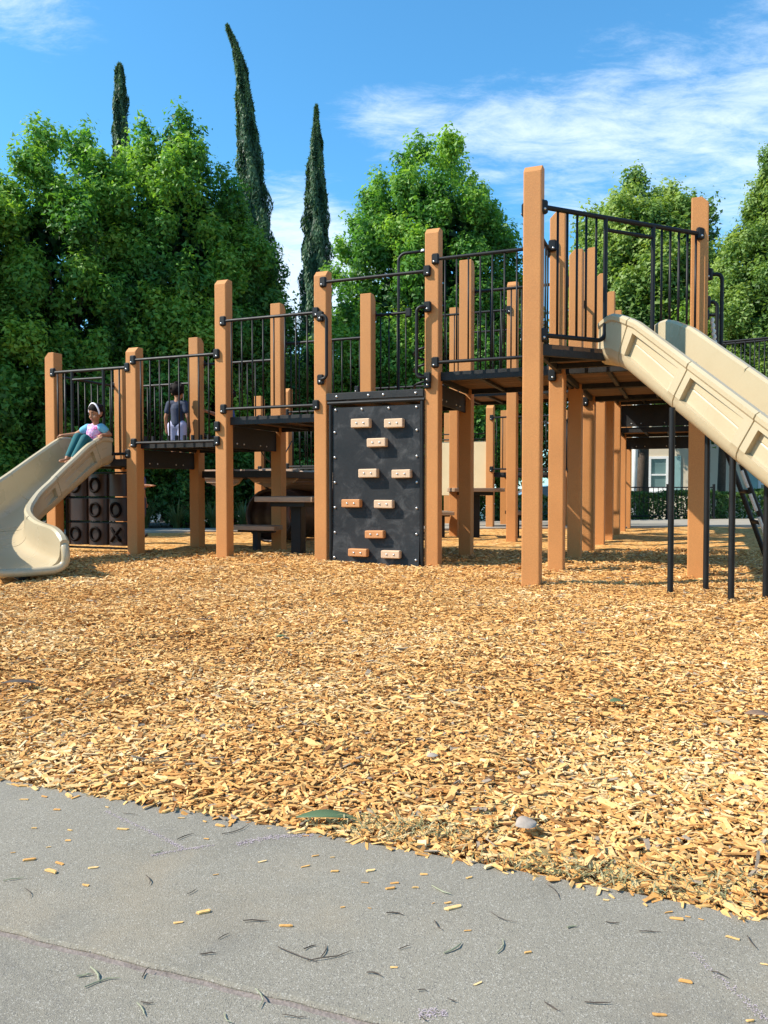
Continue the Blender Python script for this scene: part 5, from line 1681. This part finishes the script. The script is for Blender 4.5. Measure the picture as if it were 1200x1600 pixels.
def girl():
    root = thing('person', 'girl in a pink tie dye shirt and teal leggings sitting on the curved slide', 'person', (-3.36, 8.98, 1.10))
    O_ = root.location
    f = Vector((-0.34, -0.94, 0)); lf = Vector((0.94, -0.34, 0))
    pel = Vector((-3.37, 8.97, 1.175)); chest = Vector((-3.325, 8.955, 1.40)); neck = Vector((-3.31, 8.945, 1.505)); head = Vector((-3.295, 8.915, 1.618))
    shL = chest + lf * 0.105 + Vector((0, 0, 0.055)); shR = chest - lf * 0.105 + Vector((0, 0, 0.055))
    elL = Vector((-3.150, 8.945, 1.375)); haL = Vector((-3.205, 8.83, 1.362))
    elR = Vector((-3.565, 9.02, 1.385)); haR = Vector((-3.690, 8.955, 1.368))
    hpL = pel + lf * 0.06; hpR = pel - lf * 0.06
    knL = Vector((-3.350, 8.73, 1.315)); anL = Vector((-3.430, 8.58, 1.080))
    knR = Vector((-3.450, 8.78, 1.335)); anR = Vector((-3.515, 8.64, 1.095))
    toe = Vector((-0.38, -0.90, -0.05)).normalized()
    caps, balls, at, rot = head_parts(head, f * 0.9 + Vector((-0.18, 0, -0.26)), (0.02, -0.05, 1), 0.98)
    caps += [(pel, 0.085, pel.lerp(chest, 0.5), 0.080), (pel.lerp(chest, 0.5), 0.080, chest, 0.082), (hpL, 0.06, hpR, 0.06), (shL, 0.040, shR, 0.040), (chest, 0.075, neck - Vector((0, 0, 0.04)), 0.04), (neck - Vector((0, 0, 0.05)), 0.034, head, 0.034),
             (shL, 0.034, elL, 0.026), (elL, 0.026, haL, 0.017), (shR, 0.034, elR, 0.026), (elR, 0.026, haR, 0.017),
             (hpL, 0.066, knL, 0.046), (knL, 0.046, anL, 0.028), (hpR, 0.066, knR, 0.046), (knR, 0.046, anR, 0.028)]
    for an in (anL, anR):
        caps += [(an - toe * 0.02 - Vector((0, 0, 0.02)), 0.024, an + toe * 0.10 - Vector((0, 0, 0.032)), 0.018)]
    down = Vector((0, 0, -1))
    caps += hand_caps(haL, (0.05, -0.85, -0.45), (-0.9, 0, 0), (0, -0.1, -1), curl=0.8)
    caps += hand_caps(haR, (-0.75, -0.35, -0.15), (0.3, -0.9, 0), down, curl=0.7)
    b = blob('body', 'skin', caps, balls, 0.0055, root, 3, O_)
    # clothing
    blob('shirt', 'tie_dye', [(pel + Vector((0, 0, 0.03)), 0.092, pel.lerp(chest, 0.5), 0.087), (pel.lerp(chest, 0.5), 0.087, chest, 0.090), (shL - lf * 0.015, 0.044, shR + lf * 0.015, 0.044), (chest, 0.086, chest + Vector((0, 0, 0.05)), 0.062)], (), 0.006, root, 3, O_)
    for sh, el, sg in ((shL, elL, 1), (shR, elR, -1)):
        blob('sleeve', 'sky_cloth', [(sh - lf * 0.012 * sg, 0.050, sh.lerp(el, 0.38), 0.043)], (), 0.006, root, 2, O_)
    for hp, kn, an in ((hpL, knL, anL), (hpR, knR, anR)):
        blob('legging', 'teal_cloth', [(pel.lerp(hp, 0.8), 0.078, hp, 0.075), (hp, 0.074, kn, 0.053), (kn, 0.053, kn.lerp(an, 0.90), 0.035)], (), 0.006, root, 3, O_)
    s = 0.98
    A = lambda x, y, z: at(x, y, z)
    blob('hair', 'hair', (), [(A(0, -0.008, 0.042), (0.0775 * s, 0.084 * s, 0.076 * s), rot), (A(0, -0.078, 0.060), (0.040, 0.036, 0.036), rot), (A(0, -0.070, -0.02), (0.052, 0.032, 0.052), rot)], 0.005, root, 2, O_)
    arc = [A(0.084 * math.cos(R(a)), 0.022 - 0.006 * math.sin(R(a)), -0.002 + 0.120 * math.sin(R(a))) - O_ for a in range(-4, 185, 9)]
    MB().tube(arc, 0.0105, 8).build('headband', 'white_cloth', root, smooth=True)
    face(root, lambda x, y, z: A(x, y, z) - O_, rot, s)
girl()

def standing_child(label, x, y, z, h, f, shirt, shorts, handL=None, handR=None, voxel=0.008, faceon=False):
    """standing child; f facing direction; hands given in world space when they reach for something"""
    root = thing('person', label, 'person', (x, y, z))
    k = h / 1.1
    f = Vector((f[0], f[1], 0)).normalized(); lf = Vector((-f.y, f.x, 0))
    Z = Vector((0, 0, 1))
    pel = Z * 0.50 * k; chest = Z * 0.74 * k + f * 0.005; neck = Z * 0.87 * k; head = Z * 0.975 * k + f * 0.012
    shL = Z * 0.81 * k + lf * 0.115 * k; shR = Z * 0.81 * k - lf * 0.115 * k
    caps, balls, at, rot = head_parts(head, f + Vector((0, 0, -0.12)), (0, 0, 1), 1.0 * k ** 0.3)
    def arm(sh, sg, hand):
        if hand is None:
            el = sh + lf * 0.045 * sg * k - Z * 0.19 * k - f * 0.02; ha = el + lf * 0.012 * sg - Z * 0.16 * k + f * 0.035
            d = (0.05 * sg * lf.x + 0.2 * f.x, 0.05 * sg * lf.y + 0.2 * f.y, -1)
        else:
            ha = Vector(hand) - root.location; el = sh.lerp(ha, 0.5) - Z * 0.05; d = tuple((ha - el).normalized())
        return el, ha, d
    elL, haL, dL = arm(shL, 1, handL); elR, haR, dR = arm(shR, -1, handR)
    hpL = pel + lf * 0.06 * k; hpR = pel - lf * 0.06 * k
    knL = hpL - Z * 0.24 * k + f * 0.012; knR = hpR - Z * 0.24 * k + f * 0.02
    anL = knL - Z * 0.215 * k - f * 0.015; anR = knR - Z * 0.215 * k - f * 0.01
    caps += [(pel, 0.085 * k, Z * 0.62 * k, 0.076 * k), (Z * 0.62 * k, 0.076 * k, chest, 0.085 * k), (hpL, 0.065 * k, hpR, 0.065 * k), (shL, 0.042 * k, shR, 0.042 * k), (chest, 0.07 * k, neck, 0.038 * k), (neck, 0.036 * k, head, 0.036 * k),
             (shL, 0.036 * k, elL, 0.028 * k), (elL, 0.028 * k, haL, 0.018 * k), (shR, 0.036 * k, elR, 0.028 * k), (elR, 0.028 * k, haR, 0.018 * k),
             (hpL, 0.068 * k, knL, 0.046 * k), (knL, 0.046 * k, anL, 0.030 * k), (hpR, 0.068 * k, knR, 0.046 * k), (knR, 0.046 * k, anR, 0.030 * k)]
    caps += hand_caps(haL, dL, tuple(f), tuple(-lf), curl=0.5, r=0.0085) + hand_caps(haR, dR, tuple(f), tuple(lf), curl=0.5, r=0.0085)
    blob('body', 'skin', caps, balls, voxel, root, 3)
    blob('shirt', shirt, [(pel + Z * 0.02, 0.094 * k, Z * 0.62 * k, 0.088 * k), (Z * 0.62 * k, 0.088 * k, chest, 0.095 * k), (shL, 0.050 * k, shR, 0.050 * k), (chest, 0.085 * k, chest + Z * 0.06 * k, 0.062 * k),
                          (shL, 0.050 * k, shL.lerp(elL, 0.55), 0.048 * k), (shR, 0.050 * k, shR.lerp(elR, 0.55), 0.048 * k)], (), voxel, root, 3)
    blob('shorts', shorts, [(hpL, 0.085 * k, hpR, 0.085 * k), (hpL, 0.084 * k, hpL.lerp(knL, 0.78), 0.070 * k), (hpR, 0.084 * k, hpR.lerp(knR, 0.78), 0.070 * k)], (), voxel, root, 3)
    for an in (anL, anR):
        blob('shoe', 'shoe', [(an - f * 0.03 - Z * 0.018 * k, 0.034 * k, an + f * 0.085 * k - Z * 0.028 * k, 0.030 * k)], (), voxel, root, 2)
    curls = [(at(0, -0.018, 0.034), (0.082, 0.090, 0.084), rot)]
    rr = np.random.default_rng(int(h * 1000))
    for q in range(46):
        d = rr.normal(size=3); d /= np.linalg.norm(d)
        if d[1] > 0.55 or d[2] < -0.55 or (d[1] > 0.1 and d[2] < 0.15): continue
        curls.append((at(d[0] * 0.080, -0.020 + d[1] * 0.086, 0.036 + d[2] * 0.082), (0.022, 0.022, 0.022), rot))
    blob('hair', 'hair', (), curls, 0.007, root, 1)
    if faceon: face(root, at, rot, 1.0)
standing_child('small child in navy shirt and lilac shorts seen from behind through the railing', -2.625, 9.90, 1.10, 0.99, (0.15, 1.0), 'navy_cloth', 'lilac_cloth')
standing_child('child half hidden behind the third post reaching out one hand', -2.13, 10.66, 0.98, 1.15, (-0.9, -0.4), 'blue_cloth', 'navy_cloth', handR=(-2.40, 10.52, 1.80), voxel=0.010)
standing_child('child on the ground hidden behind the second post with one arm showing', -3.88, 12.25, 0.0, 1.22, (1.0, -0.3), 'blue_cloth', 'navy_cloth', handR=(-3.63, 12.12, 0.80), voxel=0.010)

# ------------------------------------------------------------------ litter on the path and mulch
CHIPS=[(-0.577,1.697,0.027),(-0.720,1.555,0.025),(-0.653,1.539,0.022),(-0.656,1.505,0.030),(-0.578,1.521,0.020),(-0.567,1.454,0.015),(-0.321,1.358,0.025),(-0.169,1.316,0.025),(-0.357,1.327,0.017),(-0.246,1.548,0.018),(-0.156,1.527,0.020),(-0.097,1.507,0.016),(-0.026,1.509,0.018),(-0.037,1.463,0.015),(-0.382,1.649,0.013),(-0.366,1.714,0.025),(-0.503,1.794,0.024),(-0.464,1.754,0.016),(-0.767,1.800,0.017),(-0.830,1.879,0.019),(-0.692,1.691,0.013),(-0.705,1.611,0.010),(-0.676,1.641,0.013),(-0.776,1.702,0.013),(-0.768,1.586,0.010),(-0.872,1.860,0.022),(-0.769,1.873,0.010),(-0.879,1.945,0.023),(-0.911,1.945,0.023),(-0.655,1.816,0.010),(-0.328,1.494,0.012),(-0.141,1.572,0.015),(-0.074,1.376,0.009),(-0.026,1.373,0.007),(-0.105,1.566,0.010),(0.012,1.442,0.019),(0.020,1.461,0.016),(0.059,1.444,0.013),(0.124,1.373,0.033),(0.116,1.391,0.013),(0.165,1.481,0.014),(0.090,1.390,0.007),(0.016,1.201,0.012),(0.143,1.161,0.015),(0.143,1.302,0.014),(0.234,1.240,0.013),(0.407,1.400,0.011),(0.506,1.359,0.016),(0.513,1.338,0.024),(0.535,1.345,0.009),(0.555,1.337,0.009),(0.584,1.280,0.022),(0.461,1.165,0.020),(0.395,1.091,0.020),(0.519,1.078,0.013),(0.603,1.209,0.012),(0.078,1.495,0.015),]
TWIGS=[(-0.452,1.150,-0.406,1.173),(-0.174,1.251,-0.106,1.213),(-0.122,1.217,-0.053,1.242),(-0.131,1.246,-0.110,1.259),(-0.101,1.227,-0.097,1.259),(-0.245,1.329,-0.200,1.329),(-0.731,1.469,-0.694,1.481),(-0.677,1.440,-0.650,1.405),(-0.372,1.172,-0.369,1.198),(-0.353,1.668,-0.303,1.718),(-0.604,1.777,-0.565,1.769),(-0.463,1.487,-0.446,1.452),(-0.297,1.233,-0.272,1.237),(-0.193,1.146,-0.181,1.103),(-0.361,1.113,-0.342,1.086),(-0.027,1.186,-0.003,1.175),(-0.443,1.642,-0.414,1.671),(-0.476,1.584,-0.460,1.595),(-0.365,1.418,-0.352,1.438),(-0.474,1.176,-0.451,1.182),(-0.461,1.198,-0.436,1.164),(-0.277,1.275,-0.261,1.291),(-0.146,1.088,-0.109,1.084),(-0.356,1.115,-0.337,1.115),(-0.229,1.093,-0.213,1.072),(0.433,1.297,0.470,1.297),(0.294,1.116,0.333,1.114),(0.235,1.115,0.253,1.097),(0.097,1.237,0.129,1.266),(0.190,1.359,0.231,1.325),(0.091,1.450,0.124,1.418),(0.183,1.237,0.197,1.275),(0.385,1.327,0.409,1.324),(0.088,1.332,0.100,1.302),(0.004,1.354,0.035,1.349),(0.611,1.284,0.609,1.247),(0.050,1.143,0.065,1.141),(0.095,1.121,0.107,1.117),(0.510,1.189,0.531,1.172),(0.311,1.455,0.322,1.402),(0.024,1.247,0.044,1.256),(0.314,1.309,0.332,1.314),(0.052,1.085,0.061,1.076),]
def chip_mesh(k):
    # split splinter of wood: wedge-shaped ends, uneven faces
    r = np.random.default_rng(700 + k)
    wid = r.uniform(0.16, 0.42); th = r.uniform(0.07, 0.14)
    xs_ = [-0.5, -0.5 + r.uniform(0.06, 0.2), 0.5 - r.uniform(0.06, 0.25), 0.5]
    ws = [r.uniform(0.35, 0.9), r.uniform(0.85, 1), r.uniform(0.8, 1), r.uniform(0.2, 0.8)]
    V = []; F = []
    for x, w in zip(xs_, ws):
        sh = r.normal(0, 0.04)
        h = th * r.uniform(0.7, 1.25) * (1 if 0.8 < w else 0.75)
        V += [(x, -wid * w / 2 + sh, 0), (x, wid * w / 2 + sh, 0), (x + r.normal(0, 0.02), wid * w / 2 * 0.9 + sh, h), (x + r.normal(0, 0.02), -wid * w / 2 * 0.85 + sh, h * r.uniform(0.7, 1.1))]
    for q in range(3):
        for e in range(4):
            F.append((q * 4 + e, q * 4 + (e + 1) % 4, q * 4 + 4 + (e + 1) % 4, q * 4 + 4 + e))
    F += [(0, 1, 2, 3), (12, 13, 14, 15)]
    me = bpy.data.meshes.new('wood_chip'); me.from_pydata(V, [], F)
    at_ = me.attributes.new('tint', 'FLOAT', 'POINT'); at_.data.foreach_set('value', [r.uniform(0.42, 0.98)] * 16)
    me.materials.append(MATS['wood_chip'])
    return me
CM = [chip_mesh(k) for k in range(17)]
named = {7: 'broad orange wood chip lying on the concrete above the fan of twigs', 6: 'long orange wood chip in the middle of the path', 0: 'orange wood chip beside the slanting chalk line',
         38: 'long thick wood chip on the path below the dry grey leaf', 54: 'square orange wood chip near the bottom right of the path', 53: 'pale wood chip alone on the right side of the path', 52: 'pair of pale chips near the right end of the mulch edge'}
for k, (x, y, ln) in enumerate(CHIPS):
    o = link('wood_chip', CM[(k * 7) % 17], None, (x, y, PZ + 0.001))
    o.rotation_euler = (random.uniform(-0.06, 0.06), random.uniform(-0.05, 0.05), random.uniform(-0.5, 0.5) + (math.pi if k % 2 else 0))
    o.scale = (ln, ln, ln * 0.9)
    tag(o, named.get(k, 'small stray wood chip lying loose on the concrete path'), 'wood chip', 'stray wood chips on the path')
# more chips kicked over the edge
er = np.random.default_rng(77)
for k in range(24):
    x = er.uniform(-1.0, 0.75); y = float(edge_y(x)) - abs(er.normal(0, 0.035)) - 0.006
    o = link('wood_chip', CM[(k * 7) % 17], None, (x, y, PZ + 0.001), er.random() * 6.28)
    ln = er.uniform(0.010, 0.032); o.scale = (ln, ln, ln)
    tag(o, 'tiny wood chip spilled over the edge of the mulch', 'wood chip', 'wood chips spilled at the mulch edge')

for k, (xa, ya, xb, yb) in enumerate(TWIGS):
    a = Vector((xa, ya, 0)); b = Vector((xb, yb, 0)); d = b - a
    n = Vector((-d.y, d.x, 0)) * er.uniform(-0.18, 0.18)
    c0 = (a + b) / 2
    pts = [Vector((0, 0, 0)) + (p - c0) for p in (a, a.lerp(b, 0.33) + n * 0.8, a.lerp(b, 0.66) + n, b)]
    pts = [p + Vector((0, 0, 0.002 + 0.002 * er.random())) for p in pts]
    green = k in (0, 6, 13, 14, 19, 20, 17, 28, 30, 31, 41, 24)
    w = er.uniform(0.0006, 0.0012) * (1.4 if green else 1)
    o = MB().tube(pts, [w * 0.8, w, w, w * 0.35], 5).build('needle' if green else 'twig', 'needle_green' if green else 'twig', None, (c0.x, c0.y, PZ))
    tag(o, 'dry grey green needle leaf lying on the concrete path' if green else 'thin dark twig lying on the concrete path', 'needle' if green else 'twig', 'needle leaves on the path' if green else 'twigs on the path')

def fallen_leaf(label, x, y, ln, wd, rz, mat, z=0.02, curl=0.15, tilt=0.1):
    n = 9; V = []; F = []
    for q in range(n):
        t = q / (n - 1)
        w = wd * math.sin(math.pi * min(1, t * 0.96 + 0.02)) ** 0.8
        zz = curl * ln * math.sin(math.pi * t) * 0.4
        V += [((t - 0.5) * ln, -w / 2, zz + curl * w * 0.5), ((t - 0.5) * ln, 0, zz), ((t - 0.5) * ln, w / 2, zz + curl * w * 0.5)]
    m = len(V)
    V += [(a, b, c - 0.0008) for a, b, c in V]
    for q in range(n - 1):
        for h in (0, 1):
            i = q * 3 + h
            F += [(i, i + 1, i + 4, i + 3), (m + i, m + i + 1, m + i + 4, m + i + 3)]
        F += [(q * 3, q * 3 + 3, m + q * 3 + 3, m + q * 3), (q * 3 + 2, q * 3 + 5, m + q * 3 + 5, m + q * 3 + 2)]
    o = MB().add(V, F).build('leaf', mat, None, (x, y, z), rz, True)
    o.rotation_euler = (tilt, 0.04, rz)
    return tag(o, label, 'leaf')
fallen_leaf('long flat green leaf at the edge between path and mulch', -0.13, 1.722, 0.135, 0.034, 0.05, 'leaf_fallen_green', 0.022)
fallen_leaf('pale grey dry leaf standing in the mulch near the path', 0.312, 1.685, 0.056, 0.040, 0.5, 'leaf_grey', 0.024, 0.12, 0.32)
fallen_leaf('dark brown curled leaf on the mulch at the left edge', -1.377, 2.91, 0.13, 0.035, 0.15, 'twig', 0.026)
fallen_leaf('small fresh green leaf on the mulch at right', 0.801, 2.655, 0.055, 0.03, 0.3, 'leaf_fallen_green', 0.028)
fallen_leaf('reddish brown dry leaf on the mulch at the right edge', 1.213, 2.495, 0.085, 0.045, -0.2, 'leaf_dry', 0.028)
fallen_leaf('small green leaf in the mulch below the third post', -0.507, 3.826, 0.06, 0.03, 0.6, 'leaf_fallen_green', 0.028)
fallen_leaf('grey flake like leaf in the middle of the near mulch', 0.134, 2.126, 0.034, 0.022, 0.4, 'leaf_grey', 0.022, 0.12, 0.25)
fallen_leaf('thin dark leaf lying on the mulch left of the middle', -1.0, 4.3, 0.11, 0.02, 0.1, 'twig', 0.026)

def clippings():
    r = np.random.default_rng(91)
    spots = [(0.07, 1.68, 0.10, 0.04, 330), (-0.03, 1.70, 0.06, 0.03, 120), (0.35, 1.515, 0.10, 0.035, 260), (0.46, 1.47, 0.09, 0.03, 220), (0.67, 1.42, 0.12, 0.05, 300), (0.587, 1.956, 0.12, 0.08, 70), (-1.163, 2.80, 0.22, 0.14, 130),
             (-1.596, 4.33, 0.16, 0.10, 60), (-0.098, 2.14, 0.12, 0.08, 60), (0.24, 1.78, 0.10, 0.05, 90), (-0.62, 2.5, 0.3, 0.15, 60), (0.8, 2.0, 0.2, 0.15, 70), (-0.3, 3.0, 0.5, 0.3, 70)]
    V = []; T = []
    for (x, y, sx, sy, n) in spots:
        for k in range(int(n * 0.65)):
            px = x + r.normal(0, sx); py = max(y + r.normal(0, sy), float(edge_y(px)) + 0.004)
            pz = float(ground_h(px, py)) + r.uniform(0.010, 0.030)
            a = r.random() * 6.28; ln = r.uniform(0.012, 0.045); w = r.uniform(0.0008, 0.0020)
            d = np.array([math.cos(a), math.sin(a), r.normal(0, 0.25)]) * ln / 2; s = np.array([-math.sin(a), math.cos(a), 0]) * w
            c = np.array([px, py, pz]); bend = np.array([0, 0, ln * 0.1])
            V += [c - d, c + s + bend, c + d, c - s + bend]; T += [r.random()] * 4
    n = len(V) // 4
    o = link('grass_clippings', npmesh('grass_clippings', np.array(V), np.arange(4 * n).reshape(n, 4), 'clipping', np.array(T)))
    tag(o, 'dry grass clippings caught in the mulch along the path', 'grass clippings', kind='stuff')
clippings()

def chalk(label, pts, w, n, seed):
    # crayon-like grains of chalk rubbed on the rough concrete
    r = np.random.default_rng(seed)
    V = []
    P = [np.array(p) for p in pts]
    for k in range(n):
        t = r.random() * (len(P) - 1); i = int(t); u = t - i
        p = P[i] * (1 - u) + P[i + 1] * u
        d = P[i + 1] - P[i]; d = d / np.linalg.norm(d); nn = np.array([-d[1], d[0]])
        c = p + nn * r.normal(0, w * 0.45)
        a, b = d * r.uniform(0.0006, 0.0020), nn * r.uniform(0.0005, 0.0012)
        for q in (c - a, c - b, c + a, c + b): V.append((q[0], q[1], PZ + 0.0012))
    me = npmesh('chalk_mark', np.array(V), np.arange(len(V)).reshape(-1, 4), 'chalk')
    tag(link('chalk_mark', me), label, 'chalk mark')
chalk('slanting lilac chalk line on the path at left', [(-0.65, 1.793), (-0.52, 1.69), (-0.415, 1.601)], 0.007, 420, 1)
chalk('short lilac chalk stroke meeting the slanting chalk line', [(-0.48, 1.573), (-0.42, 1.60), (-0.359, 1.621)], 0.006, 200, 2)
chalk('smudged lilac chalk scribble beside the long green leaf', [(-0.313, 1.625), (-0.24, 1.66), (-0.153, 1.668)], 0.012, 520, 3)
chalk('faint chalk line at the bottom right of the path', [(0.50, 1.24), (0.525, 1.15), (0.545, 1.07)], 0.009, 200, 4)
chalk('faint white chalk smear at the bottom edge of the path', [(0.05, 1.093), (0.09, 1.095)], 0.012, 160, 5)

# every loose piece is told apart by its place on the path
ORD = ['first', 'second', 'third', 'fourth', 'fifth', 'sixth', 'seventh', 'eighth', 'ninth', 'tenth', 'eleventh', 'twelfth', 'thirteenth', 'fourteenth', 'fifteenth', 'sixteenth', 'seventeenth', 'eighteenth', 'nineteenth', 'twentieth',
       'twenty first', 'twenty second', 'twenty third', 'twenty fourth', 'twenty fifth', 'twenty sixth', 'twenty seventh', 'twenty eighth', 'twenty ninth', 'thirtieth']
def name_by_place(group, what, zones):
    allo = [o for o in COL.objects if o.get('group') == group and o['label'] not in named.values()]
    for lo, hi, where in zones:
        zo = sorted([o for o in allo if lo <= o.location.y < hi], key=lambda o: o.location.x / o.location.y)
        for q, o in enumerate(zo):
            o['label'] = '%s %s, %s from the left' % (what, where, ORD[min(q, 29)])
Z3 = ((1.62, 9, 'on the path close to the mulch at left'), (1.42, 1.62, 'on the upper part of the path'), (1.24, 1.42, 'across the middle of the path'), (0, 1.24, 'on the lowest part of the path'))
name_by_place('stray wood chips on the path', 'stray wood chip', Z3)
name_by_place('twigs on the path', 'thin dark twig', Z3)
name_by_place('needle leaves on the path', 'dry grey green needle', Z3)
name_by_place('wood chips spilled at the mulch edge', 'tiny wood chip spilled over the mulch edge', ((0, 9, 'onto the path'),))
bpy.data.scenes.remove(TMP)
